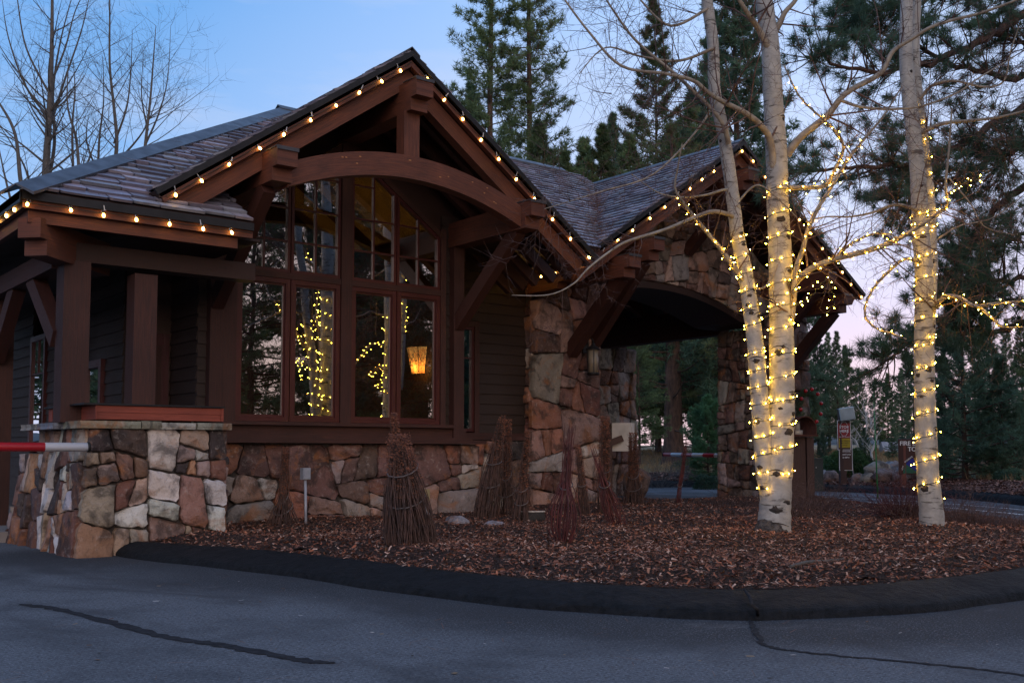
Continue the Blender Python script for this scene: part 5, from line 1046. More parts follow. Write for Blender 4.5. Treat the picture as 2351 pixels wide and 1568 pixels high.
B['c5'] = limb(T1, [(1783, 430), (1838, 431), (1894, 427), (1915, 394), (1936, 344), (1925, 310), (1898, 281), (1838, 225), (1800, 150)], t-.1, 11.2, .03, .007, 5, 14, .7)
B['c6'] = limb(T1, [(1800, 790), (1815, 740), (1822, 687), (1827, 621), (1843, 574), (1855, 527), (1880, 475), (1905, 436), (1947, 366), (1996, 306), (2028, 267), (2070, 200)], t, 11.1, .042, .008, 6, 22, .8)
B['c7'] = limb(T1, [(1808, 690), (1824, 652), (1863, 617), (1921, 594), (1999, 574), (2058, 551), (2109, 520), (2156, 488), (2175, 469), (2171, 426), (2179, 340), (2185, 250)], t, 10.7, .045, .008, 7, 30, .85)
B['c8'] = limb(T1, [(1921, 594), (1945, 566), (1999, 539), (2038, 537), (2065, 548)], 11.5, 11.2, .016, .006, 8, 10, .6)
B['c9'] = limb(T1, [(1933, 232), (1978, 246), (2049, 251), (2119, 243), (2196, 214), (2253, 176), (2330, 130)], 11.5, 11.0, .02, .006, 9, 12, .9)
B['c10'] = limb(T1, [(1790, 600), (1760, 655), (1730, 665), (1715, 668)], t-.1, t-.2, .014, .005, 19, 5, .3)
B['l1'] = limb(T1, [(1685, 500), (1671, 492), (1635, 486), (1588, 502), (1528, 527), (1447, 552), (1410, 571), (1353, 614), (1316, 652), (1260, 677), (1175, 678)], 11.55, 10.4, .030, .004, 10, 20, .5)
B['l2'] = limb(T1, [(1712, 650), (1688, 617), (1651, 567), (1604, 511), (1572, 470), (1550, 433), (1556, 386), (1566, 330)], 11.6, 11.0, .038, .006, 11, 14, .7)
B['l3'] = limb(T1, [(1682, 440), (1663, 436), (1620, 448), (1566, 453), (1510, 442), (1450, 400)], 11.6, 11.0, .02, .004, 12, 14, .6)
B['l4'] = limb(T1, [(1672, 330), (1650, 270), (1560, 180), (1461, 95), (1409, 26), (1380, -20)], 11.4, 10.6, .028, .008, 13, 22, 1.1)
B['l5'] = limb(T1, [(1640, 110), (1560, 140), (1470, 130), (1390, 110), (1330, 170)], 11.4, 10.8, .02, .005, 14, 22, 1.0)
B['l6'] = limb(T1, [(1650, 220), (1600, 300), (1500, 400), (1380, 440), (1250, 480)], 11.4, 10.6, .016, .004, 15, 16, .8)
B['l7'] = limb(T1, [(1690, 470), (1740, 425), (1800, 470), (1830, 500)], 11.6, 11.4, .014, .004, 16, 8, .5)
B['l8'] = limb(T1, [(1625, 20), (1540, 60), (1470, 0), (1430, -60)], 11.4, 11, .02, .006, 17, 18, 1.0)
A1 = groundpt(2140, 1213, .15)
T2 = thing('aspen_tree', (A1.x, A1.y, .1), 'straight pale aspen with fairy lights at the right, splitting into twin stems', 'tree', 'bare white-barked aspens in the bed')
t2 = 12.35
RP_, RR_ = trunk(T2, [(2141, 1230, 42), (2140, 1208, 29.5), (2138, 1170, 26.5), (2131, 1100, 25), (2126, 1000, 24), (2123, 900, 23), (2122, 800, 22.5), (2122, 700, 21), (2120, 600, 20), (2115, 548, 19.5), (2110, 450, 18.5), (2106, 387, 17.5), (2094, 281, 17), (2083, 180, 16), (2080, 105, 15), (2082, 0, 14), (2084, -150, 11), (2090, -330, 7)], t2, t2)
SP_, SR_ = trunk(T2, [(2134, 790, 12), (2135, 700, 14), (2138, 620, 14.5), (2137, 560, 14), (2133, 457, 13), (2119, 316, 12), (2104, 180, 11), (2101, 105, 10.5), (2105, 0, 10), (2112, -150, 8), (2120, -300, 5)], t2+.2, t2+.25)
knots(T2, RP_, RR_, 20, 3); knots(T2, SP_, SR_, 8, 4)
B['r1'] = limb(T2, [(2112, 602), (2100, 598), (2074, 596), (2039, 625), (2010, 656), (1989, 695), (1988, 730), (2014, 755), (2046, 765), (2081, 779)], t2-.1, 11.6, .022, .008, 21, 10, .45)
B['r2'] = limb(T2, [(2106, 485), (2093, 478), (2053, 470), (2004, 488), (1951, 498), (1898, 498), (1850, 510)], t2-.1, 11.8, .025, .006, 22, 18, .8)
B['r3'] = limb(T2, [(2135, 722), (2148, 702), (2172, 681), (2204, 684), (2236, 702), (2278, 698), (2360, 690)], t2, 11.6, .038, .014, 23, 12, .7)
B['r3b'] = limb(T2, [(2245, 702), (2281, 733), (2303, 751), (2350, 751)], 12.1, 11.7, .02, .010, 24, 8, .6)
B['r4'] = limb(T2, [(2115, 305), (2165, 284), (2232, 277), (2302, 268), (2370, 250)], t2, 11.6, .03, .012, 25, 12, .9)
B['r5'] = limb(T2, [(2112, 228), (2140, 197), (2189, 186), (2260, 200), (2305, 186), (2320, 120), (2340, 60)], t2, 11.6, .022, .006, 26, 16, .9)
B['r6'] = limb(T2, [(2140, 560), (2200, 520), (2280, 500), (2360, 440)], t2+.2, 12.6, .014, .004, 27, 18, .9)
B['r7'] = limb(T2, [(2180, 410), (2230, 470), (2260, 520), (2330, 540)], 12, 11.8, .01, .003, 28, 12, .8)
# ---- fairy lights
fb = MB(); fb.ball((0, 0, 0), .0045, 7, 5, sz=1.5); ME_F = proto(fb, 'bulb', M['fairy'])
def wrap(path, rads, a, b_, pitch, spacing, label, seed, jit=.02, strayp=.0):
    rng = random.Random(seed); n = len(path); i0, i1 = int(n*a), min(n-1, int(n*b_)); P = path[i0:i1+1]; Rr = rads[i0:i1+1]; S = [0]
    for p, q in zip(P, P[1:]): S.append(S[-1]+(q-p).length)
    tot = S[-1]; ph = rng.uniform(0, 6); wire = []; s = 0; k = 0
    root = P[0]; t = thing('fairy_light_string', tuple(root), label, 'string lights', 'fairy light strings wound around the aspens')
    dn = rng.uniform(.8, 1.2); acc = 0; nxt = spacing*.5; pos = []; last = None
    while s < tot:
        while k < len(S)-2 and S[k+1] < s: k += 1
        f = (s-S[k])/max(1e-6, S[k+1]-S[k]); c = P[k].lerp(P[k+1], f); r = Rr[k]*(1-f)+Rr[k+1]*f; d = (P[k+1]-P[k]).normalized(); e1 = Vector((.2, 1, .1)); e1 = (e1-d*e1.dot(d)).normalized(); e2 = d.cross(e1); nn_ = e1*math.cos(ph)+e2*math.sin(ph); w = c+nn_*(r+.005)+d*.02*math.sin(ph*1.0+.6)*(1 if r > .05 else 0)
        if last is not None:
            acc += (w-last).length
            if acc >= nxt: pos.append((w+nn_*(.019+(rng.random()*.03 if rng.random() < .2 else 0))+d*rng.uniform(.0, .03))); nxt += spacing*rng.uniform(.7, 1.3)
        wire.append(w); last = w; dphi = .38; ph += dphi; s += pitch*dphi/math.tau*rng.uniform(.8, 1.2)
    mb = MB(); mb.tube(wire, .0038, 4, cap=False); mb.build('cord', M['cord'], t)
    rng.shuffle(pos) if len(pos) > 100 else None
    for p in pos[:100]: sub('bulb', ME_F, t, p-root, (rng.uniform(-1, 1), rng.uniform(-1, 1), 0))
    if len(pos) > 100:
        mb = MB()
        for p in pos[100:]: mb.ball(p, .0045, 6, 4, sz=1.4)
        mb.build('bulbs', M['fairy'], t, kind='stuff')
def frac(path, vt):
    z = at(1790, vt, 11.8).z; return min(range(len(path)), key=lambda i: abs(path[i].z-z))/len(path)
wrap(CP_, CR_, frac(CP_, 1112), frac(CP_, 780), .27, .125, 'fairy lights on the lower half of the thick central aspen trunk', 31)
wrap(CP_, CR_, frac(CP_, 778), frac(CP_, 425), .26, .12, 'fairy lights on the upper part of the thick central aspen trunk', 32)
wrap(LP_, LR_, frac(LP_, 1150), frac(LP_, 780), .19, .11, 'fairy lights on the lower part of the slim leaning aspen stem', 33)
wrap(LP_, LR_, frac(LP_, 778), frac(LP_, 540), .19, .11, 'fairy lights on the upper part of the slim leaning aspen stem', 34)
wrap(RP_, RR_, frac(RP_, 1160), frac(RP_, 780), .27, .12, 'fairy lights on the lower half of the right aspen trunk', 35)
wrap(RP_, RR_, frac(RP_, 778), frac(RP_, 448), .25, .12, 'fairy lights on the upper half of the right aspen trunk', 36)
wrap(SP_, SR_, .30, .55, .22, .13, 'fairy lights on the thinner twin stem of the right aspen', 37)
wrap(*B['c5'], .0, .93, 0.143, 0.106, 'fairy lights on the short hooked branch above the archway gable', 38)
wrap(*B['c6'], .10, .80, 0.156, 0.106, 'fairy lights on the steep branch rising right of the central trunk', 39)
wrap(*B['c7'], .0, .78, 0.169, 0.106, 'fairy lights on the long branch reaching toward the right aspen', 40)
wrap(*B['c8'], .0, 1, 0.130, 0.094, 'fairy lights on the upper fork of the long branch', 41)
wrap(*B['l2'], .0, .62, 0.156, 0.100, 'fairy lights on the branch slanting left across the stone gable', 42)
wrap(*B['r1'], .0, 1, 0.130, 0.100, 'fairy lights on the looping branch left of the right aspen', 43)
wrap(*B['r3'], .0, 1, 0.169, 0.100, 'fairy lights on the thick low branch at the right edge', 44)
wrap(*B['r3b'], .0, 1, 0.143, 0.100, 'fairy lights on the drooping fork of the low right branch', 45)
P = [at(2175, 469, 10.8), at(2195, 430, 10.9), at(2230, 415, 11), at(2262, 408, 11.1)]; P, Rr = crm(P, [.008]*4, 6)
mb = MB(); wrap(P, Rr, 0, 1, .09, .075, 'fairy lights on the small twig between the trunk and the big pine, topmost at right', 46)
P = [at(1822, 700, 11.7), at(1850, 690, 11.3), at(1880, 660, 11.1), at(1900, 640, 11), at(1915, 690, 11), at(1895, 720, 11.1)]; P, Rr = crm(P, [.008]*6, 6)
wrap(P, Rr, 0, 1, .09, .085, 'tangle of fairy lights hanging on twigs in front of the right gable end', 47)
# ---- bare trees behind the roof at the left
def bare_tree(name, u, t, top_v, base_r, label, seed, stems, twigcount=60, cat='tree', group=None, m='grytwig', tm='grytwig'):
    B0 = ground(u, t); T = thing(name, tuple(B0), label, cat, group); rng = random.Random(seed)
    for k, (pts, r0) in enumerate(stems):
        P = [at(a, b, t+(.3*k)) for a, b in pts]; n = len(P)-1; P, Rr = crm(P, [r0*(1-.85*(j/n)) for j in range(n+1)], 6); mb = MB(); mb.tube(P, Rr, 8, cap=False); o = mb.build('trunk' if k == 0 else 'branch', M[m], T); tb = MB()
        for q in range(int(twigcount*.42*r0/base_r)):
            j = rng.randint(len(P)//5, len(P)-1); dd = (P[j]-P[j-1]).normalized(); s = dd.orthogonal(); s.rotate(Matrix.Rotation(rng.uniform(0, math.tau), 3, dd)); L = rng.uniform(.7, 2.1)*(1-.6*j/len(P))*t/18; grow(tb, P[j], dd*.7+s*.8, L, max(.005, Rr[j]*.35), 2, rng, .28, 2, .12, seg=.3)
        tb.build('twigs', M[tm], o)
bare_tree('bare_tree', 110, 24, -100, .1, 'tall bare tree with a straight trunk behind the roof at far left', 1, [([(98, 560), (105, 400), (112, 280), (118, 150), (120, 0), (120, -160)], .11), ([(108, 430), (125, 330), (122, 210), (140, 90), (175, -40)], .05), ([(112, 300), (150, 180), (190, 60), (215, -60)], .035), ([(112, 270), (60, 200), (20, 90), (5, 0)], .035), ([(110, 210), (60, 110), (40, 0), (30, -80)], .03), ([(118, 190), (150, 110), (175, 20), (215, -50)], .03)], 70)
bare_tree('bare_tree', 262, 23, 0, .06, 'smaller bare tree with upright whips behind the hip roof, second from left', 2, [([(240, 480), (258, 410), (268, 330), (262, 250), (252, 150), (252, 20), (250, -60)], .06), ([(262, 330), (290, 250), (300, 170), (304, 70)], .03), ([(225, 400), (228, 320), (238, 230), (236, 130)], .035), ([(240, 430), (200, 330), (205, 260)], .03), ([(262, 380), (330, 300), (370, 200)], .03)], 60)
bare_tree('bare_tree', 200, 22, 200, .06, 'low spreading bare tree between the two taller ones at left', 3, [([(190, 480), (182, 400), (175, 320), (155, 240), (158, 130)], .05), ([(185, 420), (210, 350), (230, 300)], .03), ([(170, 460), (166, 300), (172, 210), (168, 140)], .035)], 60)
bare_tree('bare_tree', -10, 18, 200, .08, 'bare tree with arched limbs entering at the left edge', 4, [([(70, 520), (48, 420), (35, 310), (0, 240), (-40, 190)], .05), ([(110, 560), (80, 470), (55, 380), (0, 290)], .04), ([(40, 520), (10, 400), (-10, 300)], .03)], 60)
bare_tree('bare_tree', 345, 23, 60, .05, 'slender bare tree just left of where the hip roof rises', 5, [([(325, 420), (335, 320), (345, 230), (352, 140), (358, 60)], .045), ([(335, 330), (365, 260), (385, 180), (392, 60)], .025), ([(340, 300), (325, 220), (330, 120)], .025)], 50)
# ---- conifers
def tufts(pos, dirs, bn, L, w, rng_, spread=.9, noise=.25):
    N = len(pos); p = np.repeat(pos, bn, 0); d = np.repeat(dirs, bn, 0); v = rng_.normal(0, 1, (N*bn, 3)); v /= np.linalg.norm(v, axis=1)[:, None]; d = d*.55+v*spread; d /= np.linalg.norm(d, axis=1)[:, None]
    l = L*rng_.uniform(.7, 1.1, (N*bn, 1)); s = np.cross(d, rng_.normal(0, 1, (N*bn, 3))); s /= np.linalg.norm(s, axis=1)[:, None]+1e-9; p0 = p+rng_.normal(0, L*noise*.3, p.shape)
    V = np.stack([p0-s*w/2, p0+s*w/2, p0+d*l], 1).reshape(-1, 3); return V, np.arange(len(V)).reshape(-1, 3)
def make_pine(seed, H, c0, Rm, nb, tpb, bn, L, w, tr, label, m, shape='cone', loc=(0, 0, 0), dead=0):
    rg = np.random.default_rng(seed); rng = random.Random(seed); T = thing('pine_tree', loc, label, 'tree'); o0 = Vector(loc)
    mb = MB(); ph = rng.uniform(0, 6); P = [o0+Vector((math.sin(ph+k*.7)*.012*H*k/14*.5, math.cos(ph+k*.5)*.012*H*k/14*.5, H*k/14)) for k in range(15)]; mb.tube(P, [tr*(1-.93*(k/14)**1.0)*(1.25 if k == 0 else 1) for k in range(15)], 10, cap=False); mb.build('trunk', M['bark'], T)
    bb = MB(); pos = []; dirs = []
    for k in range(nb+dead):
        isdead = k >= nb; f = (k+rng.random())/nb if not isdead else rng.uniform(-.25, .3); f = max(-.2, min(.995, f)); h = H*(c0+(1-c0)*f); az = k*2.399+rng.uniform(-.5, .5)
        if shape == 'cone': pr = (1-max(0, f))**.75*(.55+.45*min(1, max(0, f)*5+.35))
        else: pr = math.sin(math.pi*min(1, max(0, f)*.82+.20))**.7
        Lb = max(.25, Rm*pr*rng.uniform(.55, 1.15)); pit = -.12+.75*max(0, f)+rng.uniform(-.15, .15); d = Vector((math.cos(az)*math.cos(pit), math.sin(az)*math.cos(pit), math.sin(pit))); j = h/H*14; c = P[int(min(13, j))].lerp(P[int(min(13, j))+1], j-int(min(13, j)))
        Q = [c]; dd = d.copy(); n = 5
        for q in range(n): dd = (dd+Vector((rng.gauss(0, .08), rng.gauss(0, .08), .06+rng.gauss(0, .06)))).normalized(); Q.append(Q[-1]+dd*Lb/n)
        bb.tube(Q, [max(.008, .030*Lb/2.5*(1-q/(n+.5))+.006) for q in range(n+1)], 4, cap=False)
        side = dd.cross(Vector((0, 0, 1))).normalized()
        if isdead: continue
        nt = max(3, int(tpb*(.35+Lb/Rm)))
        for q in range(nt):
            s = rng.uniform(.22, 1.03)**.75; i = min(n-1, int(s*n)); b0 = Q[i].lerp(Q[i+1], min(1, s*n-i)); sw = side*rng.gauss(0, .20)*Lb*(1.15-s)+Vector((0, 0, rng.gauss(.02, .05)*Lb)); p = b0+sw; pos.append(tuple(p)); e = (dd*.8+side*(1 if sw.dot(side) > 0 else -1)*rng.uniform(0, .9)+Vector((0, 0, rng.uniform(.1, .8)))).normalized(); dirs.append(tuple(e))
            if rng.random() < .35: bb.tube([b0, p], [.012, .006], 3, cap=False)
    bb.build('branches', M['bark'], T); V, Tt = tufts(np.array(pos), np.array(dirs), bn, L, w, rg); fast_tris('crown', V, Tt, M[m], T); return T
pH = None
def zt(u, t): return 0.0
def htop(v, t): return 1.05+(1038-v)/CF*t*1.02
def bank_base(u, t):
    g = ground(u, t); e = min(E0, key=lambda p: abs(math.atan2(p.x, p.y)-math.atan2(g.x, g.y))); d = math.hypot(g.x, g.y)-math.hypot(e.x, e.y); return Vector((g.x, g.y, bankz(max(0, d))-.05))
pA = make_pine(1, 42, .18, 4.3, 210, 42, 9, .38, .042, .30, 'tall narrow dark pine, left of the pair behind the roof', 'ponderosa', loc=tuple(ground(1125, 60)), dead=20)
pB = make_pine(2, 29, .12, 5.0, 170, 56, 9, .36, .042, .20, 'sparse tall pine seen through the aspen twigs behind the valley of the roofs', 'ponderosa', loc=tuple(ground(1512, 62)), dead=30)
pC = make_pine(3, 24, .10, 4.6, 190, 70, 9, .34, .045, .28, 'dense dark pine directly behind the leaning aspen stem', 'bluepine', loc=tuple(ground(1702, 44)), dead=10)
pD = make_pine(4, 16, .10, 3.9, 150, 60, 9, .32, .045, .2, 'pointed pine with a slim top right of the tall pair', 'ponderosa', loc=tuple(ground(1300, 52)), dead=6)
pE = make_pine(5, 5.2, .02, 1.9, 110, 44, 10, .17, .016, .08, 'bushy young blue-green pine right of the right aspen', 'bluepine', loc=tuple(bank_base(2215, 27)))
pF = make_pine(6, 14.5, .16, 4.6, 54, 24, 9, .32, .034, .46, 'massive old pine trunk with wide limbs seen through the archway', 'olive', 'round', loc=tuple(bank_base(1547, 44)), dead=24)
pG = make_pine(7, 4.6, .02, 1.6, 110, 50, 11, .18, .018, .07, 'bright green young pine seen at the right side of the arch opening', 'young', 'round', loc=tuple(bank_base(1625, 32)))
G = 'pines in the far tree line'
def put(src, u, t, label, vtop=None, Hs=None, rz=None, group=G):
    b = bank_base(u, t) if u > 1350 else ground(u, t); s = (htop(vtop, t)-b.z)/Hs if vtop is not None else 1.0
    return copy_thing(src, tuple(b), label, rz if rz is not None else random.Random(u).uniform(0, 6), s, group)
for o in (pA, pB, pC, pD, pF): o['group'] = G
pE['group'] = pG['group'] = 'young pines on the bank'; pG.scale = (.55, .55, .56); pE['group'] = 'young pines on the bank'
put(pA, 1216, 61, 'tall narrow dark pine, right of the pair behind the roof', None, 42); put(pD, 1385, 64, 'small pine top showing above the long slate slope', 300, 16); put(pD, 1240, 50, 'low pine crown filling below the tall pair, above the slate ridge', 290, 16); put(pC, 1075, 66, 'pine crown at the lower left of the tall pair, beside the gable', 200, 24)
put(pD, 1450, 58, 'pine crown right above the roof valley', 320, 16); put(pD, 1600, 56, 'pine between the sparse pine and the leaning aspen stem', 230, 16); put(pB, 1640, 60, 'thin-topped pine just left of the leaning aspen stem', 60, 28); put(pC, 1795, 47, 'dark pine crown between the two aspen trunks', 330, 24)
put(pD, 1340, 70, 'low pine top right of the pointed pine, above the slate slope', 330, 16); put(pC, 1415, 75, 'broad low pine crown left of the sparse tall pine', 270, 24); put(pD, 1550, 70, 'low crown behind the sparse tall pine, above the archway roof', 300, 16)
row = [(1848, 50, 745, pD, 16, 'first pine right of the archway gable, half hidden by the central trunk'), (1880, 54, 742, pC, 24, 'pointed pine below the end of the archway roof'), (1905, 57, 770, pD, 16, 'slim pine left of the pair with bare trunks'), (1925, 52, 768, pC, 24, 'full pine above the STOP sign post'), (1946, 60, 800, pD, 16, 'shorter pointed pine right of the sign post'), (1975, 66, 850, pC, 24, 'low rounded pine right of the pointed one'), (2012, 68, 872, pC, 24, 'low dark pine behind the green snow pole'), (2040, 64, 862, pD, 16, 'small pine above the trail kiosk'), (2072, 60, 850, pC, 24, 'dark pine left of the right aspen'), (2100, 58, 840, pD, 16, 'pine hidden behind the right aspen trunk'), (2172, 50, 800, pC, 24, 'dark pine just right of the right aspen trunk'), (2205, 47, 790, pD, 16, 'tall pine behind the young blue-green pine'), (2243, 50, 780, pC, 24, 'broad pine in the middle of the right tree line'), (2278, 45, 745, pC, 24, 'tallest broad pine of the right tree line'), (2318, 48, 740, pD, 16, 'pine with pointed crown near the right edge'), (2352, 46, 735, pC, 24, 'dark pine at the right edge of the tree line'), (2385, 44, 700, pD, 16, 'last pine of the tree line beyond the right edge')]
pH = make_pine(8, 18, .16, 3.4, 130, 34, 9, .34, .045, .22, 'low pale grey-green pine between the trail kiosk and the right aspen trunk', 'hazepale', loc=tuple(bank_base(2085, 66)), dead=14); pH.scale = (.36,)*3; pH['group'] = G  # most tree-line copies share these needles, lightened in colour to suggest haze
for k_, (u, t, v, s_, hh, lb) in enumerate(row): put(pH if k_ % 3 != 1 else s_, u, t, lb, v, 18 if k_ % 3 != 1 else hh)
for u, t, v, s_, hh, lb in [(1500, 84, 965, pC, 24, 'distant low pine left of the massive trunk, through the arch'), (1468, 40, 620, pB, 28, 'second thick-trunked pine at the left of the arch opening'), (1640, 66, 900, pD, 16, 'distant pine at the right of the arch opening'), (1524, 90, 985, pD, 16, 'tiny distant pine on the horizon through the arch'), (1600, 80, 950, pC, 24, 'far dark pine low on the horizon through the arch'), (1440, 60, 900, pC, 24, 'pine low behind the back pier of the archway')][:3]: put(s_, u, t, lb, v, hh)
for u, t, v, lb in [(2302, 27, 830, 'dark bushy young pine near the right edge'), (1890, 36, 995, 'small rounded young pine left of the sign post'), (1985, 40, 985, 'small grey-green young pine right of the sign post'), (2168, 31, 960, 'young pine touching the right side of the right aspen trunk'), (2345, 30, 930, 'young pine cut by the right edge'), (2258, 33, 900, 'young pine between the two larger ones at right'), (2050, 45, 990, 'little young pine behind the fire danger sign')]: put(pE, u, t, lb, v, 5.2, group='young pines on the bank')
for (x, y, s_, sc, lb) in [(13.5, -4.5, pB, .55, 'pine behind the photographer, reflected in the left window panes'), (17.5, -5.5, pC, .9, 'pine behind the photographer, reflected in the second window pane'), (23, -10, pF, 1.3, 'pine behind the photographer, reflected in the third window pane'), (14, -15, pA, .8, 'tall pine behind the photographer reflected between the others'), (28, -4, pC, .95, 'pine across the road behind the photographer to the right'), (9, -9, pB, .7, 'sparse pine behind the photographer to the left'), (20, -3, pC, .6, 'bushy pine behind the photographer, reflected in the small wall window'), (32, -14, pC, 1.0, 'large pine far across the road behind the photographer'), (10.8, -9.5, pD, .8, 'short pine reflected at the left edge of the bay window'), (-14, 20, pC, .7, 'pine beyond the left lane, reflected in the porch windows'), (-9, 28, pC, .8, 'second pine beyond the left lane, reflected in the porch windows'), (.8, 31, pC, .8, 'pine behind the porch side, reflected in its window'), (-1.2, 37, pC, .9, 'pine just behind that one, also reflected in the porch window'), (-7, 43, pC, 1.0, 'tall pine far behind the porch side'), (16, -32, pC, .8, 'far pine low in the window reflections, first'), (24, -34, pD, .9, 'far pine low in the window reflections, second'), (31, -30, pC, .7, 'far pine low in the window reflections, third'), (40, -26, pD, 1.0, 'far pine low in the window reflections, fourth'), (46, -20, pC, .8, 'far pine low in the window reflections, fifth'), (21, -24, pD, .8, 'far pine low in the window reflections, sixth'), (36, -36, pC, .9, 'far pine low in the window reflections, seventh'), (29, -22, pD, .7, 'far pine low in the window reflections, eighth')]: copy_thing(s_, (x, y, 0), lb, x, sc, 'pines across the road, reflected in the windows')
# white bare far aspens
for k, (u, t, v, lb) in enumerate([(1990, 40, 905, 'white bare sapling behind the snow pole'), (2004, 38, 965, 'short white bare sapling right of the taller one'), (2330, 42, 920, 'white bare sapling among the pines at the right edge'), (1964, 42, 985, 'leaning white bare sapling right of the sign post')]):
    b = bank_base(u, t); T = thing('bare_sapling', tuple(b), lb, 'tree', 'pale leafless saplings'); rng = random.Random(k+50); hh = htop(v, t)-b.z; mb = MB(); P_ = [b+Vector((rng.gauss(0, .03)*q, rng.gauss(0, .03)*q, hh*q/6)) for q in range(7)]; mb.tube(P_, [.055*(1-q/7) for q in range(7)], 6); mb.build('trunk', M['paletrunk'], T); tb = MB()
    for q in range(22): j = rng.randint(1, 5); a = rng.uniform(0, 6.28); grow(tb, P_[j].lerp(P_[j+1], rng.random()), (math.cos(a), math.sin(a), 1.2), hh*.3*rng.uniform(.5, 1), .014, 1, rng, .2, 3, .1, seg=.4)
    tb.build('branches', M['paletrunk'], T)
# ---- the big near pine at the right
TP = ground(2500, 17.5); HP = thing('pine_tree', tuple(TP), 'big near pine whose dark limbs and long-needled tufts fill the upper right', 'tree')
mb = MB(); mb.tube([TP+Vector((0, 0, z)) for z in (-.1, 2, 5, 8, 12)], [.38, .33, .29, .24, .12], 14); mb.build('trunk', M['bark'], HP)
rng = random.Random(77); rg = np.random.default_rng(77); pos = []; dirs = []; lb_ = MB()
limbs = [([(2500, -90), (2351, 30), (2250, 95), (2120, 150), (1990, 165), (1850, 128)], 17.5, 15.8, .09, 1.0, 55), ([(2500, -40), (2351, -20), (2200, -10), (2060, 20), (1960, 25)], 17.5, 17, .07, 1.0, 60), ([(2500, 120), (2351, 180), (2200, 150), (2080, 95), (1990, 60)], 17.5, 17, .07, 1.0, 55),
 ([(2500, 180), (2351, 250), (2230, 310), (2120, 370), (1990, 385), (1850, 395)], 17.5, 16, .09, 1.0, 75), ([(2500, 260), (2351, 330), (2250, 380), (2150, 420), (2085, 440)], 17.5, 16.6, .07, .9, 80), ([(2500, 290), (2380, 330), (2320, 350), (2290, 390)], 17.5, 17, .06, 1.0, 60), ([(2500, 340), (2351, 425), (2290, 480), (2230, 560), (2170, 650), (2150, 705)], 17.5, 16.4, .08, .5, 8),
 ([(2500, 500), (2351, 545), (2300, 560), (2240, 620)], 17.5, 16.8, .05, .8, 50), ([(2500, 590), (2351, 640), (2250, 640), (2160, 665)], 17.5, 16.2, .06, .9, 80), ([(2500, 700), (2351, 745), (2250, 765), (2150, 765), (2070, 800), (2030, 835)], 17.5, 15.8, .06, .8, 60), ([(2500, 720), (2400, 700), (2300, 690), (2230, 720)], 17.5, 16.6, .05, .9, 40), ([(2500, 160), (2400, 120), (2330, 90), (2290, 40)], 17.5, 17.3, .06, 1.0, 50)]
for pts, ta, tb_, r0, sl, nsub in limbs:
    P_ = uvpath(pts, ta, tb_); n = len(P_)-1; P_, Rr = crm(P_, [r0*(1-.8*k/n) for k in range(n+1)], 7); P_ = [p+Vector((rng.gauss(0, .03), rng.gauss(0, .03), rng.gauss(0, .03))) for p in P_]; lb_.tube(P_, Rr, 8, cap=False)
    for k in range(int(nsub*1.05)):
        s = rng.uniform(.28, 1)**.8; j = max(1, min(len(P_)-1, int(s*len(P_)))); dd = (P_[j]-P_[j-1]).normalized(); sd_ = dd.orthogonal(); sd_.rotate(Matrix.Rotation(rng.uniform(0, math.tau), 3, dd)); L = sl*rng.uniform(.4, 1.1)*(1.2-.5*s); d = (dd*.8+sd_*.8+Vector((0, 0, -.05))).normalized(); q = P_[j]; Q = [q]
        for z in range(4): d = (d+Vector((rng.gauss(0, .12), rng.gauss(0, .12), rng.gauss(.05, .1)))).normalized(); q = q+d*L/4; Q.append(q)
        lb_.tube(Q, [.013, .011, .009, .007, .005], 4, cap=False)
        for z in (4, 4, 3, 2):
            if rng.random() < .8:
                e = (d*.7+Vector((rng.gauss(0, .5), rng.gauss(0, .5), rng.uniform(0, .6)))).normalized(); p2 = Q[z]+e*rng.uniform(.05, .22); lb_.tube([Q[z], p2], [.006, .005], 3, cap=False); pos.append(tuple(p2)); dirs.append(tuple(e))
lb_.build('limbs', M['bark'], HP); V, Tt = tufts(np.array(pos), np.array(dirs), 56, .20, .009, rg, .75, .35); fast_tris('needles', V, Tt, M['bluepine'], HP)
# bare twig thicket of that pine
tb = MB()
for k in range(60):
    p = at(rng.uniform(2180, 2380), rng.uniform(60, 560), rng.uniform(16.4, 17.8)); grow(tb, p, (rng.gauss(0, 1), rng.gauss(0, 1), rng.gauss(-.1, .5)), rng.uniform(.6, 1.4), .008, 2, rng, -.04, 3, .25, seg=.25)
tb.build('bare_twigs', M['bark'], HP)
# ---- shrubs and twig tangles
def tangle(u, v, t, rx, h, n, label, seed, m='twig', z0=None):
    rng = random.Random(seed); g = ground(u, t); z = bedz(g.x, g.y)-.02 if z0 is None else z0; T = thing('bare_shrub', (g.x, g.y, z), label, 'shrub', 'leafless low shrubs'); mb = MB(); c = Vector((g.x, g.y, z))
    for k in range(n):
        a = rng.uniform(0, math.tau); q = rng.random()**.7; b = c+Vector((math.cos(a), math.sin(a), 0))*rx*q*.75; d = Vector((math.cos(a)*q*1.1+rng.gauss(0, .4), math.sin(a)*q*1.1+rng.gauss(0, .4), rng.uniform(.5, 1.4))); grow(mb, b, d, h*rng.uniform(.6, 1.3), .0045, 1, rng, -.12, 3, .3, seg=.09)
    mb.build('stems', M[m], T); return T
tangle(1865, 1150, 15.5, .55, .42, 130, 'tangled leafless shrub right of the double aspen base', 1); tangle(1830, 1150, 14.3, .3, .35, 60, 'small leafless shrub touching the double aspen base', 2)
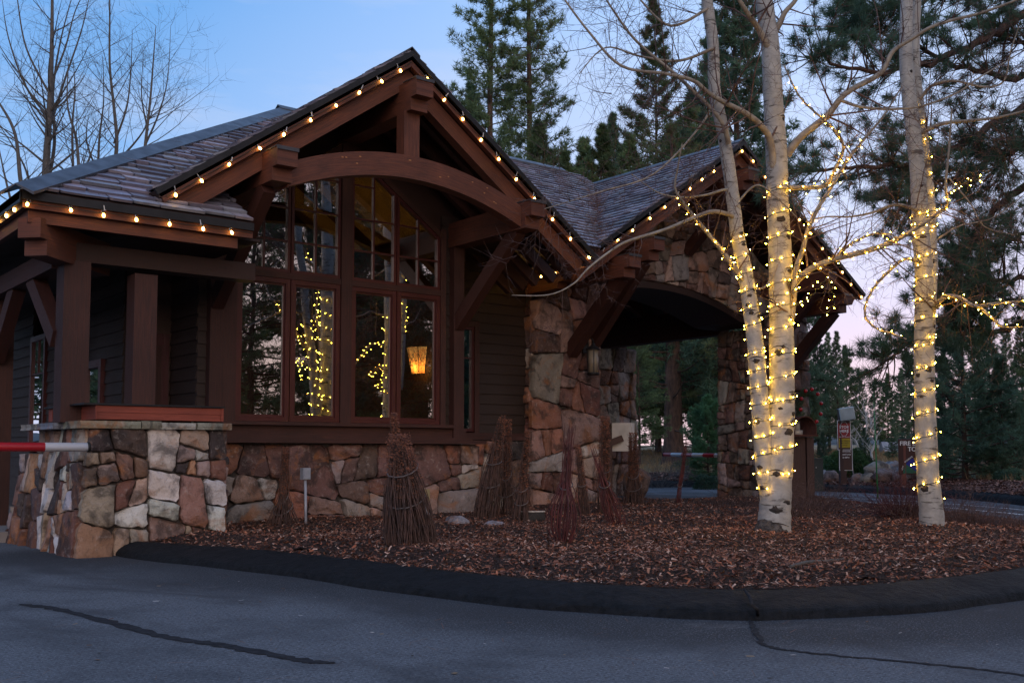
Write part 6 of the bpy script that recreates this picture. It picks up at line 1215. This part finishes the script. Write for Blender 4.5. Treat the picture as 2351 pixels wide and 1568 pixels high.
tangle(2072, 1170, 14.2, .32, .52, 150, 'reddish twiggy shrub left of the right aspen base', 3, 'redstem'); tangle(2085, 1185, 13.9, .25, .3, 60, 'low dark twigs at the left foot of the right aspen', 4); tangle(2230, 1185, 13.2, .55, .24, 170, 'low sprawling tangle right of the right aspen base', 5); tangle(2185, 1180, 13.8, .4, .40, 60, 'arching bare shoots behind the right aspen base', 6); tangle(2345, 1210, 12.3, .3, .22, 60, 'small dark tangle at the right edge of the bed', 7); tangle(1700, 1155, 17, .5, .3, 50, 'thin bare shoots left of the double aspen base', 8, 'stick'); tangle(1440, 1160, 18.4, .3, .25, 40, 'short twigs at the foot of the archway pier', 9)
mb = MB(); q = [groundpt(1815, 1300, .2), groundpt(1850, 1291, .2), groundpt(1900, 1288, .19), groundpt(1937, 1283, .19)]; mb.tube(q, [.012, .016, .014, .008], 7); tag(mb.build('fallen_stick', M['grytwig']), 'fallen grey stick lying on the mulch near the curb', 'stick')
for k, (u, t, rx, h, lb) in enumerate([(1505, 31, .5, 1.3, 'grey bare bush left of the massive trunk, through the arch'), (1575, 33, .5, .7, 'low grey bare bush at the foot of the massive trunk'), (1530, 34, .5, 1.5, 'tall thin grey bush just left of the massive trunk'), (1600, 32, .4, .8, 'grey bare bush right of the massive trunk')]):
    b = bank_base(u, t); tangle(u, 0, t, rx, h, 45, lb, 20+k, 'grytwig', b.z)
def leafbush(u, t, rx, h, n, label, seed, m='shrub', ls=.06):
    rg = np.random.default_rng(seed); b = bank_base(u, t); T = thing('leafy_bush', tuple(b), label, 'bush', 'green bushes on the bank'); v = rg.normal(0, 1, (n, 3)); v /= np.linalg.norm(v, axis=1)[:, None]; v[:, 2] = np.abs(v[:, 2])*.9; r = rg.uniform(.55, 1, (n, 1))**.5*(1+.18*np.sin(v[:, :1]*5+seed)*np.cos(v[:, 1:2]*4)); c = v*r*np.array([rx, rx, h])+np.array([b.x, b.y, b.z+.03])
    V, Tt = tufts(c, v, 3, ls, ls*.55, rg, .8); fast_tris('foliage', V, Tt, M[m], T); mb = MB(); rng = random.Random(seed)
    for k in range(14): a = rng.uniform(0, 6.28); mb.tube([b, b+Vector((math.cos(a)*rx*.4, math.sin(a)*rx*.4, h*.4)), b+Vector((math.cos(a)*rx*.75, math.sin(a)*rx*.75, h*.75))], [.02, .014, .006], 4, cap=False)
    mb.build('stems', M['bark'], T)
leafbush(1962, 31, .72, .82, 5200, 'rounded dark green bush right of the sign post, behind the grey stake', 1); leafbush(1897, 32, .38, .62, 2400, 'bright green bush left of the sign post', 2, 'young'); leafbush(1925, 33, .5, .75, 3000, 'dark green bush directly behind the sign post', 3); leafbush(1622, 30, .42, .5, 1600, 'small grey-green bush right in the arch opening', 4, 'bluepine', .05); leafbush(2160, 29, .4, .5, 1400, 'low dark bush right of the right aspen trunk, by the road bank', 5); leafbush(2320, 26, .4, .35, 1200, 'low green ground bush near the right edge', 6, 'bluepine', .05); leafbush(1575, 38, .5, .5, 900, 'olive bush low behind the barrier arm', 7, 'shrub', .05)
# boulders
for k, (u, v, t, r, c) in enumerate([(1905, 1108, 29.5, .28, 0), (1968, 1112, 29, .22, 0), (1992, 1112, 28.5, .24, 1), (2018, 1103, 29.5, .42, 1), (2030, 1113, 28.3, .32, 0), (2050, 1100, 29.8, .40, 2), (2058, 1115, 28.2, .26, 0), (2082, 1104, 29, .34, 2), (2103, 1108, 28.8, .36, 1), (2180, 1095, 31, .3, 1), (2215, 1085, 33, .4, 1), (2265, 1080, 33, .4, 0), (1888, 1108, 30.5, .25, 2)]):
    b = bank_base(u, t); nm = ['pinkish', 'tan', 'grey'][c]; wh = ['left of the sign post', 'just right of the sign post', 'below the round bush', 'behind the snow pole, upper', 'behind the snow pole, lower', 'left of the fire sign, upper', 'left of the fire sign, lower', 'behind the fire sign post', 'left of the right aspen trunk', 'right of the right aspen trunk', 'between the young pines', 'under the young pine near the right edge', 'at the left end of the row, by the bright bush'][k]
    rock(tuple(b+Vector((0, 0, r*.25))), r, [(.28, .19, .16), (.33, .26, .19), (.26, .24, .24)][c], f'{nm} round boulder {wh}', 100+k, 'boulder', 'boulders along the far bank', .75, 'boulder')
b = Vector((14.9, 14.0, 0)); rock((16.95, 13.2, .1), .2, (.13, .11, .10), 'dark boulder at the foot of the right archway pier', 140, 'boulder', None, .7, 'boulder'); P_ = groundpt(1462, 1135, .1); rock((P_.x, P_.y, .2), .34, (.15, .10, .08), 'brown boulder beside the back pier, under the control box', 141, 'boulder', None, 1.0, 'boulder')
# meadow grass tufts
N = 9000; a = nr.uniform(math.radians(0), math.radians(31), N); tt = nr.uniform(28, 75, N); az = CTH+a-.02; gx_, gy_ = tt*np.sin(az), tt*np.cos(az); EE = np.array([[math.atan2(p.x, p.y), math.hypot(p.x, p.y)] for p in E0]); EE = EE[EE[:, 0].argsort()]; ed = np.interp(az, EE[:, 0], EE[:, 1]); dd = tt-ed; k = dd > 4; gx_, gy_, dd = gx_[k], gy_[k], dd[k]
gz_ = np.interp(dd, [0, .1, .35, 1.0, 3.5, 9, 30, 80, 300, 900], [-.01, .10, .16, .2, .32, .45, .95, 1.7, 3.2, 6]); pos = np.stack([gx_, gy_, gz_], 1); V, Tt = tufts(pos, np.tile(np.array([[0, 0, 2.5]]), (len(pos), 1)), 6, .22, .02, nr, .5, .5)
fast_tris('meadow_grass', V, Tt, paint('dry_grass', (.26, .18, .09), .9), kind='stuff', label='dry tan grass covering the meadow', cat='grass')
# valley litter on the roof
N = 1500; s = nr.random(N)**1.0; vx = 11.4+(13.9-11.4)*s; vyy = 12.15+(14.9-12.15)*s; vx += nr.normal(0, .09, N); vyy += nr.normal(0, .09, N); vz = np.maximum(EZ+MS*(vyy-EY), PZ_-PS*np.abs(vx-PX_))+.05
o = chips('needle_litter', vx, vyy, vz, .06, .16, [(.28, .12, .06), (.2, .08, .045), (.34, .17, .10)], .3, (.02, .05)); o['label'] = 'orange-brown fallen needles collected in the roof valley'; o['category'] = 'pine needles'
# distant ridge
mb = MB(); rows = []; rng = random.Random(9)
for rr_, zz in ((600, -1), (640, .6), (700, 1.0), (760, .5)):
    rows.append(mb.add([(math.sin(R(a))*rr_, math.cos(R(a))*rr_, 2+zz*(9+6*math.sin(a*.11)+3*math.sin(a*.37+1)) if zz > 0 else 0) for a in range(0, 360, 3)]))
for a, b in zip(rows, rows[1:]):
    for k in range(120): mb.face([a+k, a+(k+1) % 120, b+(k+1) % 120, b+k], None, 0, None, True)
mb.build('hills', paint('wooded_hills', (.035, .05, .055), .9), kind='structure')
# ================================================================= SKY, SUN, CAMERA
W = bpy.data.worlds.new('World'); SC.world = W; W.use_nodes = True; nt = W.node_tree; nt.nodes.clear()
def N_(t, **kw):
    n = nt.nodes.new(t)
    for k, v in kw.items(): setattr(n, k, v)
    return n
def mth(op, a, b=None, clamp=False):
    n = N_('ShaderNodeMath', operation=op, use_clamp=clamp)
    for i, x in enumerate((a, b)):
        if x is None: continue
        if isinstance(x, (int, float)): n.inputs[i].default_value = x
        else: nt.links.new(x, n.inputs[i])
    return n.outputs[0]
def rampw(f, st):
    r = N_('ShaderNodeValToRGB'); e = r.color_ramp.elements
    while len(e) < len(st): e.new(.5)
    for k, (p, c) in enumerate(st): e[k].position = p; e[k].color = (*c, 1)
    nt.links.new(f, r.inputs[0]); return r.outputs[0]
def mixw(a, b, f):
    m = N_('ShaderNodeMix', data_type='RGBA'); A = [i for i in m.inputs if i.name == 'A' and i.type == 'RGBA'][0]; Bq = [i for i in m.inputs if i.name == 'B' and i.type == 'RGBA'][0]
    for s_, x in ((A, a), (Bq, b)):
        if isinstance(x, tuple): s_.default_value = (*x, 1)
        else: nt.links.new(x, s_)
    if isinstance(f, (int, float)): m.inputs[0].default_value = f
    else: nt.links.new(f, m.inputs[0])
    return [o for o in m.outputs if o.type == 'RGBA'][0]
tc = N_('ShaderNodeTexCoord'); sp = N_('ShaderNodeSeparateXYZ'); nt.links.new(tc.outputs['Generated'], sp.inputs[0]); x, y, z = sp.outputs
# azimuth weight: 1 toward the afterglow (east-right), 0 toward the blue side
glow = mth('ADD', mth('MULTIPLY', x, .93), mth('MULTIPLY', y, .36)); glow = mth('MULTIPLY', mth('ADD', glow, -.60), 2.4, True)
blue = rampw(z, [(0, (.46, .53, .72)), (.10, (.34, .48, .74)), (.22, (.235, .42, .73)), (.40, (.125, .32, .67)), (.8, (.12, .27, .58))])
warm = rampw(z, [(0, (.95, .62, .60)), (.07, (.84, .63, .70)), (.14, (.70, .64, .82)), (.24, (.60, .66, .88)), (.40, (.50, .64, .94)), (.8, (.28, .42, .78))])
sky = mixw(blue, warm, glow)
# broad western afterglow on the far side of the sky, behind the viewer
back = mth('MULTIPLY', mth('ADD', mth('MULTIPLY', y, -1.0), .05), 1.6, True); west = rampw(z, [(0, (1.25, .86, .74)), (.12, (1.15, .86, .80)), (.3, (.86, .78, .88)), (.6, (.46, .56, .82)), (1, (.2, .34, .6))]); sky = mixw(sky, west, back)
mp_n = N_('ShaderNodeMapping'); mp_n.inputs['Scale'].default_value = (1.2, 1.2, 6); nt.links.new(tc.outputs['Generated'], mp_n.inputs[0]); ns = N_('ShaderNodeTexNoise'); ns.inputs['Scale'].default_value = 2.4; ns.inputs['Detail'].default_value = 7; ns.inputs['Roughness'].default_value = .6; nt.links.new(mp_n.outputs[0], ns.inputs['Vector'])
cl = N_('ShaderNodeMapRange'); nt.links.new(ns.outputs['Fac'], cl.inputs[0]); cl.inputs[1].default_value = .44; cl.inputs[2].default_value = .68; cl.inputs[4].default_value = .5; sky = mixw(sky, mixw((.46, .53, .70), (.80, .62, .66), mth('SUBTRACT', 1, mth('MULTIPLY', z, 4.5), True)), cl.outputs[0])
nish = N_('ShaderNodeTexSky', sky_type='NISHITA'); nish.sun_disc = False; nish.sun_elevation = R(1.5); nish.sun_rotation = R(208)
ns2 = N_('ShaderNodeVectorMath', operation='SCALE'); nt.links.new(nish.outputs[0], ns2.inputs[0]); ns2.inputs['Scale'].default_value = .12; sky = mixw(sky, ns2.outputs[0], .04)
bg = N_('ShaderNodeBackground'); nt.links.new(sky, bg.inputs[0]); bg.inputs[1].default_value = 1.0; ow = N_('ShaderNodeOutputWorld'); nt.links.new(bg.outputs[0], ow.inputs[0])
sl = bpy.data.lights.new('sun', 'SUN'); sl.energy = .8; sl.angle = R(50); sl.color = (1, .80, .66); so = bpy.data.objects.new('sun', sl); COL.objects.link(so); so.rotation_euler = (R(76), 0, R(-28))
cam = bpy.data.cameras.new('camera'); co = bpy.data.objects.new('camera', cam); COL.objects.link(co); co.location = (0, 0, CH); co.rotation_euler = (R(90)+CP, 0, -CTH); cam.sensor_width = 36; cam.lens = 36*CF/2351; cam.shift_y = (CVP-784)/2351; cam.clip_end = 3000; SC.camera = co
SC.view_settings.view_transform = 'Standard'; SC.view_settings.look = 'None'; SC.view_settings.exposure = .45; SC.view_settings.gamma = 1
if SC.render.engine == 'CYCLES' or True:
    SC.render.engine = 'CYCLES'; SC.cycles.max_bounces = 6; SC.cycles.transparent_max_bounces = 12; SC.cycles.sample_clamp_indirect = 4
